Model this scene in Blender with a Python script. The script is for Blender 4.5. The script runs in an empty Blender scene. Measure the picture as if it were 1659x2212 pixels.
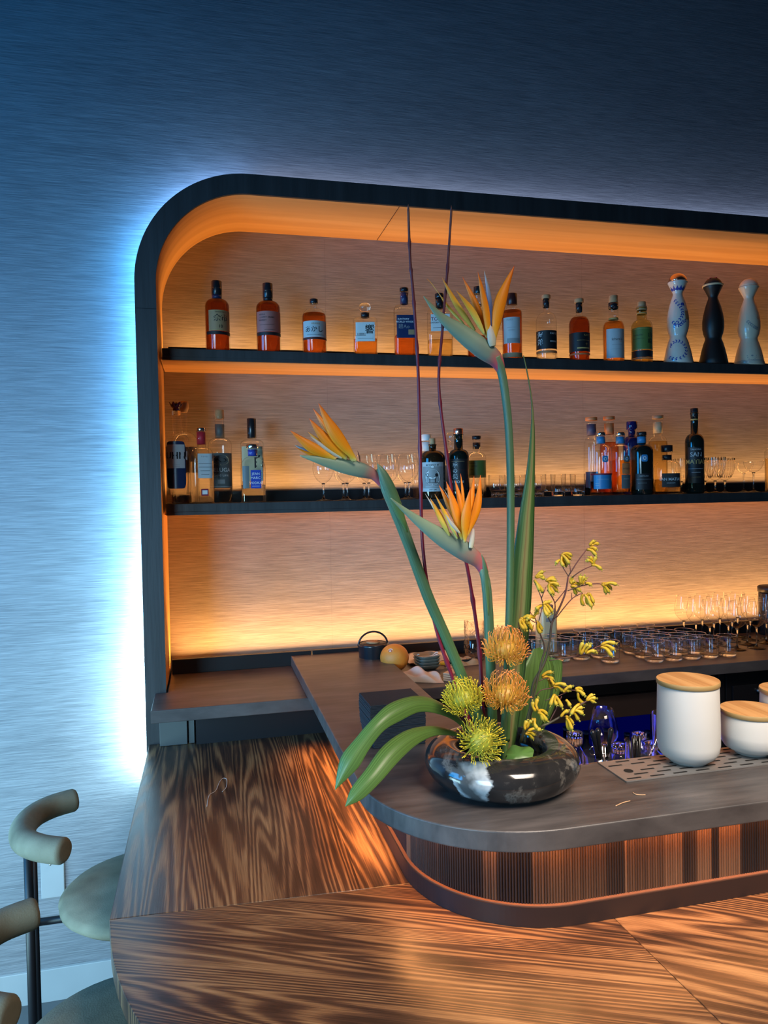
import bpy, bmesh, math, random
from mathutils import Vector, Matrix
from math import sin, cos, pi, radians, sqrt, atan2, asin
random.seed(7)
SC = bpy.context.scene
COL = SC.collection
W, H = 1659, 2212
# ------------------------------------------------------------------ camera
FPX = 1590.0
YAW, PITCH, ROLL = radians(13.6), math.atan(41/1590), 0.018
CAM = Vector((0, -2.9, 1.85))
_f = Vector((sin(YAW)*cos(PITCH), cos(YAW)*cos(PITCH), -sin(PITCH)))
_r = Vector((cos(YAW), -sin(YAW), 0)); _u = _r.cross(_f)
CX = cos(ROLL)*_r - sin(ROLL)*_u
CU = sin(ROLL)*_r + cos(ROLL)*_u
cd = bpy.data.cameras.new('camera'); cam = bpy.data.objects.new('camera', cd); COL.objects.link(cam)
cd.sensor_fit = 'VERTICAL'; cd.sensor_height = 36; cd.lens = FPX/H*36; cd.clip_start = .05; cd.clip_end = 60
m3 = Matrix((CX, CU, -_f)).transposed()
cam.matrix_world = Matrix.Translation(CAM) @ m3.to_4x4()
SC.camera = cam
# ------------------------------------------------------------------ world, view
SC.view_settings.view_transform = 'Standard'; SC.view_settings.look = 'None'
SC.view_settings.exposure = 0.0; SC.view_settings.gamma = 1; SC.view_settings.use_curve_mapping = False
SC.cycles.max_bounces = 10; SC.cycles.transparent_max_bounces = 40; SC.cycles.transmission_bounces = 8
SC.cycles.diffuse_bounces = 4; SC.cycles.glossy_bounces = 4
SC.cycles.caustics_reflective = False; SC.cycles.caustics_refractive = False
SC.cycles.sample_clamp_indirect = 4.0
wd = bpy.data.worlds.new('world'); SC.world = wd; wd.use_nodes = True
wd.node_tree.nodes['Background'].inputs[0].default_value = (.20, .27, .40, 1)
wd.node_tree.nodes['Background'].inputs[1].default_value = .05
# ------------------------------------------------------------------ lamps
def area(name, loc, direc, sx, sy, col, power, spread=180, xdir=None):
    l = bpy.data.lights.new(name, 'AREA'); l.shape = 'RECTANGLE'; l.size = sx; l.size_y = sy
    l.color = col; l.energy = power; l.spread = radians(spread)
    o = bpy.data.objects.new(name, l); COL.objects.link(o)
    d = Vector(direc).normalized()
    up = Vector((0, 1, 0)) if abs(d.y) < .9 else Vector((0, 0, 1))
    x = Vector((1, 0, 0)) if abs(d.x) < .9 else Vector((0, 1, 0))
    if xdir: x = Vector(xdir)
    x = (x - d*x.dot(d)).normalized(); z = -d; y = z.cross(x)
    o.matrix_world = Matrix.Translation(Vector(loc)) @ Matrix((x, y, z)).transposed().to_4x4()
    o['kind'] = 'helper'
    return o
WARM = (1, .50, .16); AMBER = (1, .40, .10); COOL = (.42, .72, 1); ICE = (.62, .80, 1)
# warm strips hidden behind the upstands at the back of the niche, shining up
area('niche_led', (1.6, .300, 2.44), (0, -.30, 1), 3.45, .03, WARM, 14)
area('niche_led', (1.6, .300, 1.855), (0, -.30, 1), 3.45, .03, WARM, 15)
area('niche_led', (1.6, .270, 1.14), (0, -.30, 1), 3.45, .03, (1, .49, .15), 42)
# cool halo strips behind the black frame, bluer towards the top
HC = ((.55, .90, 1), (.46, .84, 1), (.36, .76, 1), (.27, .68, 1), (.20, .60, 1), (.15, .52, 1), (.12, .48, 1))
HP = (5.4, 5.0, 4.0, 3.2, 2.6, 2.1, 1.7)
for k in range(7):
    area('halo_led', (-.212, -.020, .93+.26*k), (-1, .12, 0), .26, .03, HC[k], HP[k], xdir=(0, 0, 1))
for k in range(6):
    a = pi/2 + (k+.5)/6*pi/2
    area('halo_led', (.19+.402*cos(a), -.020, 2.64+.402*sin(a)), (cos(a), .12, sin(a)), .105, .03, ((.36, .58, 1), (.30, .55, 1), (.24, .52, 1), (.18, .50, 1), (.12, .48, 1), (.09, .46, 1))[k], .22+.10*k, xdir=(-sin(a), 0, cos(a)))
area('halo_led', (1.75, -.020, 3.042), (0, .12, 1), 3.1, .03, (.55, .66, .95), 3.6)
# warm strips under the overhang of the stone bar top
area('bar_led', (.425, -.66, 1.116), (-.30, 0, -1), 1.05, .02, (1, .42, .125), 2.8, 80, xdir=(0, 1, 0))
for k in range(4):
    a = pi + (k+.5)/4*pi/2
    area('bar_led', (.74+.308*cos(a), -1.21+.308*sin(a), 1.117), (.10*cos(a), .10*sin(a), -1), .11, .015, (1, .40, .12), .30, 140, xdir=(-sin(a), cos(a), 0))
area('bar_led', (1.85, -1.516, 1.117), (0, -.05, -1), 2.2, .015, (1, .35, .095), 4.3, 160)
# daylight from the windows behind and to the left of the camera, plus two added fills
area('window_daylight', (-2.6, -4.2, 1.7), (.60, 1, -.30), 1.6, 1.6, (.42, .74, 1), 36, 64)
area('window_daylight', (-2.9, -1.3, 1.9), (1, .62, .05), 1.6, 1.5, (.025, .38, 1), 78, 150)
area('window_daylight', (-2.4, -1.2, .5), (1, .75, .12), 1.2, .8, (.50, .92, 1), 24, 110)  # added low cyan-white fill, brightens the lower left wall
area('overhead_fill', (1.2, -3.0, 3.3), (.0, .50, -1), 1.2, 1.2, (1, .84, .70), 30, 66)  # added warm fill from above for the bar tops and flowers
area('cooler_led', (1.35, -.75, .97), (0, -.1, 1), .8, .1, (.02, .06, 1), .9)

# ------------------------------------------------------------------ pixel rays onto real planes
def ray(px, py): return _f*FPX + CX*(px-829.5) - CU*(py-1106)
def PY(px, py, y):
    d = ray(px, py); return CAM + d*((y-CAM.y)/d.y)
def PZ(px, py, z):
    d = ray(px, py); return CAM + d*((z-CAM.z)/d.z)
def SCALE(p): return FPX/((Vector(p)-CAM).dot(_f))      # pixels per metre there

# ------------------------------------------------------------------ materials
MATS = {}
def nt(name):
    m = bpy.data.materials.new(name); m.use_nodes = True
    n = m.node_tree; n.nodes.clear(); return m, n
def N(n, typ, **kw):
    x = n.nodes.new(typ)
    for k, v in kw.items(): setattr(x, k, v)
    return x
def ramp(n, stops, interp='LINEAR'):
    r = n.nodes.new('ShaderNodeValToRGB'); e = r.color_ramp.elements; r.color_ramp.interpolation = interp
    while len(e) < len(stops): e.new(.5)
    for i, (p, c) in enumerate(stops):
        e[i].position = p; e[i].color = tuple(c)+(1,) if len(c) == 3 else c
    return r
def basic(name, col, rough=.5, metal=0, spec=.5, bump=0, bscale=200, vary=0, vscale=8, coat=0, sheen=0, trans=0, ior=1.45, sss=0, bstretch=(1,1,1)):
    if name in MATS: return MATS[name]
    m, n = nt(name); L = n.links.new
    out = N(n, 'ShaderNodeOutputMaterial'); b = N(n, 'ShaderNodeBsdfPrincipled'); L(b.outputs[0], out.inputs[0])
    b.inputs['Base Color'].default_value = tuple(col)+(1,); b.inputs['Roughness'].default_value = rough
    b.inputs['Metallic'].default_value = metal; b.inputs['Specular IOR Level'].default_value = spec
    b.inputs['Coat Weight'].default_value = coat; b.inputs['Sheen Weight'].default_value = sheen
    b.inputs['Transmission Weight'].default_value = trans; b.inputs['IOR'].default_value = ior
    tc = N(n, 'ShaderNodeTexCoord')
    nz = N(n, 'ShaderNodeTexNoise'); nz.inputs['Scale'].default_value = vscale; nz.inputs['Detail'].default_value = 5
    mp = N(n, 'ShaderNodeMapping'); mp.inputs['Scale'].default_value = bstretch
    L(tc.outputs['Object'], mp.inputs[0]); L(mp.outputs[0], nz.inputs[0])
    v = max(vary, .04)
    r = ramp(n, [(.25, [c*(1-v) for c in col]), (.75, [min(1, c*(1+v)) for c in col])])
    L(nz.outputs[0], r.inputs[0]); L(r.outputs[0], b.inputs['Base Color'])
    if bump:
        n2 = N(n, 'ShaderNodeTexNoise'); n2.inputs['Scale'].default_value = bscale; n2.inputs['Detail'].default_value = 3
        L(mp.outputs[0], n2.inputs[0])
        bp = N(n, 'ShaderNodeBump'); bp.inputs['Strength'].default_value = bump; bp.inputs['Distance'].default_value = .002
        L(n2.outputs[0], bp.inputs['Height']); L(bp.outputs[0], b.inputs['Normal'])
    MATS[name] = m; return m
def clearglass(name, tint=(1, 1, 1), edge=(.75, .8, .8), refl=1.0, rough=.01):
    """thin drinking-glass wall: clear face on, darker and more reflective at grazing angles"""
    if name in MATS: return MATS[name]
    m, n = nt(name); L = n.links.new
    out = N(n, 'ShaderNodeOutputMaterial'); mx = N(n, 'ShaderNodeMixShader'); t = N(n, 'ShaderNodeBsdfTransparent')
    g = N(n, 'ShaderNodeBsdfGlossy'); g.inputs['Roughness'].default_value = rough
    lw = N(n, 'ShaderNodeLayerWeight'); lw.inputs[0].default_value = .35
    r = ramp(n, [(0, tint), (.55, tint), (1, edge)]); L(lw.outputs['Facing'], r.inputs[0]); L(r.outputs[0], t.inputs[0])
    l2 = N(n, 'ShaderNodeLayerWeight'); l2.inputs[0].default_value = .5
    pw = N(n, 'ShaderNodeMath', operation='POWER'); pw.inputs[1].default_value = 4.0; L(l2.outputs['Facing'], pw.inputs[0])
    ma = N(n, 'ShaderNodeMath', operation='MULTIPLY_ADD'); ma.inputs[1].default_value = .55; ma.inputs[2].default_value = .045; L(pw.outputs[0], ma.inputs[0])
    ml = N(n, 'ShaderNodeMath', operation='MULTIPLY'); ml.inputs[1].default_value = refl; L(ma.outputs[0], ml.inputs[0])
    cl = N(n, 'ShaderNodeClamp'); L(ml.outputs[0], cl.inputs[0])
    L(cl.outputs[0], mx.inputs[0]); L(t.outputs[0], mx.inputs[1]); L(g.outputs[0], mx.inputs[2]); L(mx.outputs[0], out.inputs[0])
    MATS[name] = m; return m
def liquid(name, col, ior=1.16):
    if name in MATS: return MATS[name]
    m, n = nt(name); L = n.links.new
    out = N(n, 'ShaderNodeOutputMaterial'); g = N(n, 'ShaderNodeBsdfRefraction'); t = N(n, 'ShaderNodeBsdfTransparent'); mx = N(n, 'ShaderNodeMixShader')
    g.inputs['Color'].default_value = tuple(col)+(1,); g.inputs['Roughness'].default_value = .02; g.inputs['IOR'].default_value = ior
    t.inputs[0].default_value = tuple(col)+(1,); mx.inputs[0].default_value = .45
    L(t.outputs[0], mx.inputs[1]); L(g.outputs[0], mx.inputs[2]); L(mx.outputs[0], out.inputs[0]); MATS[name] = m; return m
def solidglass(name, col=(1, 1, 1), rough=0.0, ior=1.45):
    if name in MATS: return MATS[name]
    m, n = nt(name); L = n.links.new
    out = N(n, 'ShaderNodeOutputMaterial'); g = N(n, 'ShaderNodeBsdfGlass')
    g.inputs['Color'].default_value = tuple(col)+(1,); g.inputs['Roughness'].default_value = rough; g.inputs['IOR'].default_value = ior
    L(g.outputs[0], out.inputs[0]); MATS[name] = m; return m
def emis(name, col, st):
    if name in MATS: return MATS[name]
    m, n = nt(name); out = N(n, 'ShaderNodeOutputMaterial'); e = N(n, 'ShaderNodeEmission')
    e.inputs[0].default_value = tuple(col)+(1,); e.inputs[1].default_value = st; n.links.new(e.outputs[0], out.inputs[0]); MATS[name] = m; return m
def attr_ramp(name, attr, stops, rough=.5, streak=0, coat=0, sss=0, noise=.0, nscale=60, spec=.5, stretch=(1,1,1)):
    """colour along a grown part, from its own 't' (root to tip) value"""
    if name in MATS: return MATS[name]
    m, n = nt(name); L = n.links.new
    out = N(n, 'ShaderNodeOutputMaterial'); b = N(n, 'ShaderNodeBsdfPrincipled'); L(b.outputs[0], out.inputs[0])
    a = N(n, 'ShaderNodeAttribute', attribute_name=attr)
    fac = a.outputs['Fac']
    if noise:
        tc = N(n, 'ShaderNodeTexCoord'); nz = N(n, 'ShaderNodeTexNoise'); nz.inputs['Scale'].default_value = nscale
        mp = N(n, 'ShaderNodeMapping'); mp.inputs['Scale'].default_value = stretch
        L(tc.outputs['Object'], mp.inputs[0]); L(mp.outputs[0], nz.inputs[0])
        s = N(n, 'ShaderNodeMath', operation='MULTIPLY_ADD'); s.inputs[1].default_value = noise; L(nz.outputs[0], s.inputs[0])
        s2 = N(n, 'ShaderNodeMath', operation='SUBTRACT'); L(fac, s2.inputs[0]); s2.inputs[1].default_value = noise*.5
        L(s2.outputs[0], s.inputs[2]); fac = s.outputs[0]
    r = ramp(n, stops); L(fac, r.inputs[0])
    colr = r.outputs[0]
    if streak:
        s1 = N(n, 'ShaderNodeAttribute', attribute_name='s')
        w = N(n, 'ShaderNodeTexNoise', noise_dimensions='1D'); w.inputs['Scale'].default_value = 18; w.inputs['Detail'].default_value = 3
        L(s1.outputs['Fac'], w.inputs['W'])
        mm = N(n, 'ShaderNodeMix', data_type='RGBA', blend_type='MULTIPLY'); mm.inputs[0].default_value = streak
        r2 = ramp(n, [(.35, (.35, .35, .3)), (.65, (1.3, 1.3, 1.2))]); L(w.outputs[0], r2.inputs[0])
        L(colr, mm.inputs[6]); L(r2.outputs[0], mm.inputs[7]); colr = mm.outputs[2]
    L(colr, b.inputs['Base Color']); b.inputs['Roughness'].default_value = rough
    b.inputs['Coat Weight'].default_value = coat; b.inputs['Specular IOR Level'].default_value = spec
    if sss:
        b.inputs['Subsurface Weight'].default_value = sss; b.inputs['Subsurface Scale'].default_value = .01
    MATS[name] = m; return m

def wallpaper(name, c1, c2):
    m, n = nt(name); L = n.links.new
    out = N(n, 'ShaderNodeOutputMaterial'); b = N(n, 'ShaderNodeBsdfPrincipled'); L(b.outputs[0], out.inputs[0])
    tc = N(n, 'ShaderNodeTexCoord')
    def noi(sc, det, rough=.55):
        mp = N(n, 'ShaderNodeMapping'); mp.inputs['Scale'].default_value = sc; L(tc.outputs['Object'], mp.inputs[0])
        z = N(n, 'ShaderNodeTexNoise'); z.inputs['Scale'].default_value = 1; z.inputs['Detail'].default_value = det; z.inputs['Roughness'].default_value = rough
        L(mp.outputs[0], z.inputs[0]); return z
    a = noi((9, 9, 340), 4, .55); c = noi((.8, 1, 3), 3); d = noi((30, 30, 620), 2)
    ad = N(n, 'ShaderNodeMath', operation='MULTIPLY_ADD'); ad.inputs[1].default_value = .35; L(c.outputs[0], ad.inputs[0]); L(a.outputs[0], ad.inputs[2])
    sb = N(n, 'ShaderNodeMath', operation='SUBTRACT'); L(ad.outputs[0], sb.inputs[0]); sb.inputs[1].default_value = .175
    r = ramp(n, [(.22, c1), (.78, c2)]); L(sb.outputs[0], r.inputs[0])
    L(r.outputs[0], b.inputs['Base Color']); b.inputs['Roughness'].default_value = .42; b.inputs['Specular IOR Level'].default_value = .45
    bp = N(n, 'ShaderNodeBump'); bp.inputs['Strength'].default_value = .35; bp.inputs['Distance'].default_value = .0016
    s2 = N(n, 'ShaderNodeMath', operation='ADD'); L(a.outputs[0], s2.inputs[0]); L(d.outputs[0], s2.inputs[1])
    L(s2.outputs[0], bp.inputs['Height']); L(bp.outputs[0], b.inputs['Normal'])
    return m
def woodmat(name, stops, rot=0, across=9, along=1.1, rings=9, plank=.115, rough=.33, seed=0, fine=.4, coat=.15, axis='Z', tilt=None, warp=1.2, contr=.2):
    """open-grained timber: contour lines of stretched noise per plank, plus fibres"""
    m, n = nt(name); L = n.links.new
    out = N(n, 'ShaderNodeOutputMaterial'); b = N(n, 'ShaderNodeBsdfPrincipled'); L(b.outputs[0], out.inputs[0])
    tc = N(n, 'ShaderNodeTexCoord'); mp = N(n, 'ShaderNodeMapping'); mp.inputs['Rotation'].default_value = tilt or (0, 0, rot)
    mp.inputs['Location'].default_value = (seed*3.1, seed*1.7, 0)
    L(tc.outputs['Object'], mp.inputs[0])
    sx = N(n, 'ShaderNodeSeparateXYZ'); L(mp.outputs[0], sx.inputs[0])           # grain runs along local Y, planks across X
    dv = N(n, 'ShaderNodeMath', operation='DIVIDE'); dv.inputs[1].default_value = plank; L(sx.outputs[0], dv.inputs[0])
    fl = N(n, 'ShaderNodeMath', operation='FLOOR'); L(dv.outputs[0], fl.inputs[0])
    wn = N(n, 'ShaderNodeTexWhiteNoise', noise_dimensions='1D'); L(fl.outputs[0], wn.inputs['W'])
    wm = N(n, 'ShaderNodeMath', operation='MULTIPLY'); wm.inputs[1].default_value = 37; L(wn.outputs[0], wm.inputs[0])
    mp2 = N(n, 'ShaderNodeMapping'); mp2.inputs['Scale'].default_value = (across, along, 1); L(mp.outputs[0], mp2.inputs[0])
    nz = N(n, 'ShaderNodeTexNoise', noise_dimensions='4D'); nz.inputs['Scale'].default_value = 1; nz.inputs['Detail'].default_value = 1.6; nz.inputs['Roughness'].default_value = .38
    nz.inputs['Distortion'].default_value = .0
    L(mp2.outputs[0], nz.inputs['Vector']); L(wm.outputs[0], nz.inputs['W'])
    q = N(n, 'ShaderNodeMath', operation='MULTIPLY'); q.inputs[1].default_value = rings*2*pi; L(nz.outputs[0], q.inputs[0])
    s = N(n, 'ShaderNodeMath', operation='SINE'); L(q.outputs[0], s.inputs[0])
    mp3 = N(n, 'ShaderNodeMapping'); mp3.inputs['Scale'].default_value = (420, 9, 1); L(mp.outputs[0], mp3.inputs[0])
    nf = N(n, 'ShaderNodeTexNoise'); nf.inputs['Scale'].default_value = 1; nf.inputs['Detail'].default_value = 3; L(mp3.outputs[0], nf.inputs[0])
    mp4 = N(n, 'ShaderNodeMapping'); mp4.inputs['Scale'].default_value = (16, 3, 1); L(mp.outputs[0], mp4.inputs[0])
    nb = N(n, 'ShaderNodeTexNoise', noise_dimensions='4D'); nb.inputs['Scale'].default_value = 1; nb.inputs['Detail'].default_value = 2; L(mp4.outputs[0], nb.inputs[0]); L(wm.outputs[0], nb.inputs['W'])
    # v = .5 + .26*sin + fine*(nf-.5) + warp*(nb-.5)
    a1 = N(n, 'ShaderNodeMath', operation='MULTIPLY_ADD'); a1.inputs[1].default_value = contr; a1.inputs[2].default_value = .5-fine*.5-warp*.5+.0; L(s.outputs[0], a1.inputs[0])
    a2 = N(n, 'ShaderNodeMath', operation='MULTIPLY_ADD'); a2.inputs[1].default_value = fine; L(nf.outputs[0], a2.inputs[0]); L(a1.outputs[0], a2.inputs[2])
    a3 = N(n, 'ShaderNodeMath', operation='MULTIPLY_ADD'); a3.inputs[1].default_value = warp; L(nb.outputs[0], a3.inputs[0]); L(a2.outputs[0], a3.inputs[2])
    r = ramp(n, stops); L(a3.outputs[0], r.inputs[0])
    L(r.outputs[0], b.inputs['Base Color']); b.inputs['Roughness'].default_value = rough; b.inputs['Coat Weight'].default_value = coat
    b.inputs['Coat Roughness'].default_value = .25
    bp = N(n, 'ShaderNodeBump'); bp.inputs['Strength'].default_value = .35; bp.inputs['Distance'].default_value = .0007
    L(a2.outputs[0], bp.inputs['Height']); L(bp.outputs[0], b.inputs['Normal'])
    MATS[name] = m; return m
def stonemat(name, c1, c2, c3, rough=.5):
    m, n = nt(name); L = n.links.new
    out = N(n, 'ShaderNodeOutputMaterial'); b = N(n, 'ShaderNodeBsdfPrincipled'); L(b.outputs[0], out.inputs[0])
    tc = N(n, 'ShaderNodeTexCoord')
    mp = N(n, 'ShaderNodeMapping'); mp.inputs['Scale'].default_value = (5, 40, 12); L(tc.outputs['Object'], mp.inputs[0])
    a = N(n, 'ShaderNodeTexNoise'); a.inputs['Scale'].default_value = 1; a.inputs['Detail'].default_value = 6; a.inputs['Roughness'].default_value = .6; a.inputs['Distortion'].default_value = .4; L(mp.outputs[0], a.inputs[0])
    mp2 = N(n, 'ShaderNodeMapping'); mp2.inputs['Scale'].default_value = (4, 9, 6); L(tc.outputs['Object'], mp2.inputs[0])
    c = N(n, 'ShaderNodeTexNoise'); c.inputs['Scale'].default_value = 1; c.inputs['Detail'].default_value = 4; L(mp2.outputs[0], c.inputs[0])
    ad = N(n, 'ShaderNodeMath', operation='ADD'); L(a.outputs[0], ad.inputs[0]); L(c.outputs[0], ad.inputs[1])
    r = ramp(n, [(.36, c1), (.5, c2), (.68, c3)]); h = N(n, 'ShaderNodeMath', operation='MULTIPLY'); h.inputs[1].default_value = .5; L(ad.outputs[0], h.inputs[0]); L(h.outputs[0], r.inputs[0])
    L(r.outputs[0], b.inputs['Base Color']); b.inputs['Roughness'].default_value = rough
    f = N(n, 'ShaderNodeTexNoise'); f.inputs['Scale'].default_value = 500; L(tc.outputs['Object'], f.inputs[0])
    bp = N(n, 'ShaderNodeBump'); bp.inputs['Strength'].default_value = .12; bp.inputs['Distance'].default_value = .001
    L(f.outputs[0], bp.inputs['Height']); L(bp.outputs[0], b.inputs['Normal'])
    return m

# ------------------------------------------------------------------ mesh building
class MB:
    def __init__(s): s.v = []; s.f = []; s.mi = []; s.sm = []; s.t = []; s.s = []
    def add(s, vs, fs, mi=0, smooth=True, t=None, sv=None):
        o = len(s.v); s.v += [tuple(v) for v in vs]; s.f += [tuple(i+o for i in f) for f in fs]
        s.mi += [mi]*len(fs); s.sm += [smooth]*len(fs)
        s.t += (list(t) if t is not None else [0.0]*len(vs)); s.s += (list(sv) if sv is not None else [0.0]*len(vs)); return s
    def box(s, x0, x1, y0, y1, z0, z1, bev=0, mi=0, M=None, seg=2):
        bm = bmesh.new(); bmesh.ops.create_cube(bm, size=1)
        for v in bm.verts: v.co = Vector(((x0+x1)/2+v.co.x*(x1-x0), (y0+y1)/2+v.co.y*(y1-y0), (z0+z1)/2+v.co.z*(z1-z0)))
        if bev: bmesh.ops.bevel(bm, geom=bm.edges[:], offset=bev, segments=seg, affect='EDGES', profile=.5)
        if M is not None: bm.transform(M)
        bm.verts.index_update()
        s.add([v.co[:] for v in bm.verts], [[v.index for v in f.verts] for f in bm.faces], mi, False); bm.free(); return s
    def lathe(s, prof, seg=24, c=(0, 0, 0), mi=0, smooth=True, M=None, sq=None, sy=1.0, close=False):
        """prof = [(r, z)]; sq = superellipse exponent for squarish bodies"""
        vs = []; fs = []; rings = []
        for r, z in prof:
            if r <= 1e-6:
                rings.append([len(vs)]); vs.append(Vector((c[0], c[1], c[2]+z)))
            else:
                ids = []
                for k in range(seg):
                    a = 2*pi*(k+.5)/seg; ca, sa = cos(a), sin(a); q = 1
                    if sq: q = (abs(ca)**sq+abs(sa)**sq)**(-1/sq)
                    ids.append(len(vs)); vs.append(Vector((c[0]+r*q*ca, c[1]+r*q*sa*sy, c[2]+z)))
                rings.append(ids)
        for A, B in zip(rings, rings[1:]):
            if len(A) == 1 and len(B) == 1: continue
            for k in range(seg):
                j = (k+1) % seg
                if len(A) == 1: fs.append((A[0], B[j], B[k]))
                elif len(B) == 1: fs.append((A[k], A[j], B[0]))
                else: fs.append((A[k], A[j], B[j], B[k]))
        if M is not None: vs = [M @ v for v in vs]
        return s.add(vs, fs, mi, smooth)
    def tube(s, pts, rad, seg=8, mi=0, flat=1.0, upv=None, caps=True, t0=0, t1=1):
        pts = [Vector(p) for p in pts]; n = len(pts)
        if not hasattr(rad, '__len__'): rad = [rad]*n
        vs = []; fs = []; ts = []; ss = []
        up = Vector(upv) if upv is not None else None; prev = None
        for i, p in enumerate(pts):
            d = (pts[min(i+1, n-1)]-pts[max(i-1, 0)]).normalized()
            if up is not None: a = (up - d*up.dot(d)).normalized()
            elif prev is None:
                h = Vector((0, 0, 1)) if abs(d.z) < .8 else Vector((1, 0, 0)); a = (h-d*h.dot(d)).normalized()
            else: a = (prev-d*prev.dot(d)).normalized()
            prev = a; b = d.cross(a)
            for k in range(seg):
                w = 2*pi*k/seg; vs.append(p + a*(cos(w)*rad[i]*flat) + b*(sin(w)*rad[i]))
                ts.append(t0+(t1-t0)*i/(n-1)); ss.append(sin(w)*.5+.5)
        for i in range(n-1):
            for k in range(seg):
                j = (k+1) % seg; fs.append((i*seg+k, i*seg+j, (i+1)*seg+j, (i+1)*seg+k))
        if caps: fs.append(tuple(range(seg-1, -1, -1))); fs.append(tuple((n-1)*seg+k for k in range(seg)))
        return s.add(vs, fs, mi, True, ts, ss)
    def prism(s, poly, z0, z1, mi=0, holes=None, bev=0, smooth=False):
        n = len(poly); vs = [(p[0], p[1], z0) for p in poly]+[(p[0], p[1], z1) for p in poly]
        bm = bmesh.new(); bv = [bm.verts.new(v) for v in vs]
        bm.faces.new(bv[:n][::-1]); top = bm.faces.new(bv[n:])
        for i in range(n): bm.faces.new((bv[i], bv[(i+1) % n], bv[n+(i+1) % n], bv[n+i]))
        bmesh.ops.recalc_face_normals(bm, faces=bm.faces)
        if bev:
            ed = [e for e in bm.edges if abs(e.verts[0].co.z-e.verts[1].co.z) < 1e-6]
            bmesh.ops.bevel(bm, geom=ed, offset=bev, segments=3, affect='EDGES', profile=.5)
        bm.verts.index_update()
        s.add([v.co[:] for v in bm.verts], [[v.index for v in f.verts] for f in bm.faces], mi, smooth); bm.free(); return s
    def build(s, name, mats, parent=None, loc=None):
        me = bpy.data.meshes.new(name)
        me.from_pydata(s.v, [], s.f)
        if not isinstance(mats, (list, tuple)): mats = [mats]
        for m in mats: me.materials.append(m)
        me.polygons.foreach_set('material_index', s.mi); me.polygons.foreach_set('use_smooth', s.sm)
        for nm, arr in (('t', s.t), ('s', s.s)):
            if any(arr):
                a = me.attributes.new(nm, 'FLOAT', 'POINT'); a.data.foreach_set('value', arr)
        me.update()
        o = bpy.data.objects.new(name, me); COL.objects.link(o)
        if parent is not None: o.parent = parent
        if loc is not None: o.location = loc
        return o
def tag(o, label=None, cat=None, group=None, kind=None):
    if label: o['label'] = label
    if cat: o['category'] = cat
    if group: o['group'] = group
    if kind: o['kind'] = kind
    return o
def empty(name, loc, rz=0, label=None, cat=None, group=None):
    o = bpy.data.objects.new(name, None); COL.objects.link(o); o.location = loc; o.rotation_euler = (0, 0, rz); o.empty_display_size = .05
    return tag(o, label, cat, group)
def copy_tree(o, parent=None):
    c = o.copy(); COL.objects.link(c); c.parent = parent
    for ch in [x for x in o.children]: copy_tree(ch, c)
    return c
def spline(pts, n=24, closed=False):
    """Catmull-Rom through points"""
    pts = [Vector(p) for p in pts]; out = []; m = len(pts)
    if m == 2: return [pts[0].lerp(pts[1], i/(n-1)) for i in range(n)]
    for i in range(n):
        u = i/(n-1)*(m-1); k = min(int(u), m-2); f = u-k
        p0 = pts[max(k-1, 0)]; p1 = pts[k]; p2 = pts[k+1]; p3 = pts[min(k+2, m-1)]
        out.append(.5*((2*p1)+(p2-p0)*f+(2*p0-5*p1+4*p2-p3)*f*f+(3*p1-p0-3*p2+p3)*f**3))
    return out
def lerpl(vals, n):
    m = len(vals); o = []
    for i in range(n):
        u = i/(n-1)*(m-1); k = min(int(u), m-2); o.append(vals[k]+(vals[k+1]-vals[k])*(u-k))
    return o
# lettering: built-in font outlines, returned as flat polygons centred on 0,0
_fc = bpy.data.curves.new('lettering', 'FONT'); _fo = bpy.data.objects.new('lettering', _fc); _TX = {}
def glyphs(txt, size, bold=0.0):
    key = (txt, bold)
    if key not in _TX:
        _fc.body = txt; _fc.size = 1; _fc.offset = bold; _fc.resolution_u = 2
        me = _fo.to_mesh(); vs = [(v.co.x, v.co.y) for v in me.vertices]; fs = [tuple(p.vertices) for p in me.polygons]; _fo.to_mesh_clear()
        if vs:
            xa, xb = min(v[0] for v in vs), max(v[0] for v in vs)
            vs = [(x-(xa+xb)/2, y-.35) for x, y in vs]
        _TX[key] = (vs, fs)
    vs, fs = _TX[key]
    return [(x*size, y*size) for x, y in vs], fs
# ================================================================== the room shell
PAPER = wallpaper('grasscloth', (.115, .120, .135), (.30, .305, .325))
PAPERN = wallpaper('grasscloth_warm_lit', (.17, .145, .125), (.40, .345, .295))  # same paper as outside, warm niche light tinted into its colour
BLACKWOOD = basic('black_stained_wood', (.030, .029, .030), .5, bump=.25, bscale=90, vary=.3, vscale=30, bstretch=(1, 1, .08))
BLACK = basic('matt_black', (.008, .008, .010), .45)
OAK = woodmat('oak_lining', [(.1, (.58, .28, .085)), (.5, (.68, .35, .11)), (.9, (.76, .42, .15))], tilt=(0, 0, pi/2), across=20, along=.7, rings=2, plank=40, rough=.45, fine=.5, coat=0, warp=.3)
WENGE = [(.18, (.022, .012, .008)), (.44, (.066, .032, .018)), (.62, (.17, .085, .037)), (.90, (.33, .185, .082))]
WOOD_A = woodmat('wenge_side_run', WENGE, seed=1, across=9, along=.42, rings=28, plank=.132, warp=.9, fine=.8, contr=.20)
WOOD_B = woodmat('wenge_front_run', WENGE, rot=radians(-66), seed=5, across=9, along=.42, rings=38, plank=.62, warp=.9, fine=.8, contr=.20)
WOOD_C = woodmat('wenge_right_run', WENGE, rot=radians(-58), seed=9, across=8, along=.6, rings=24, plank=.5, warp=.9, fine=.8, contr=.20)
STONE = stonemat('grey_stone_top', (.035, .031, .031), (.068, .060, .058), (.115, .100, .095), .42)
STEEL = basic('brushed_steel', (.42, .41, .40), .42, metal=.8, bump=.15, bscale=60, bstretch=(1, 30, 1))
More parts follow.
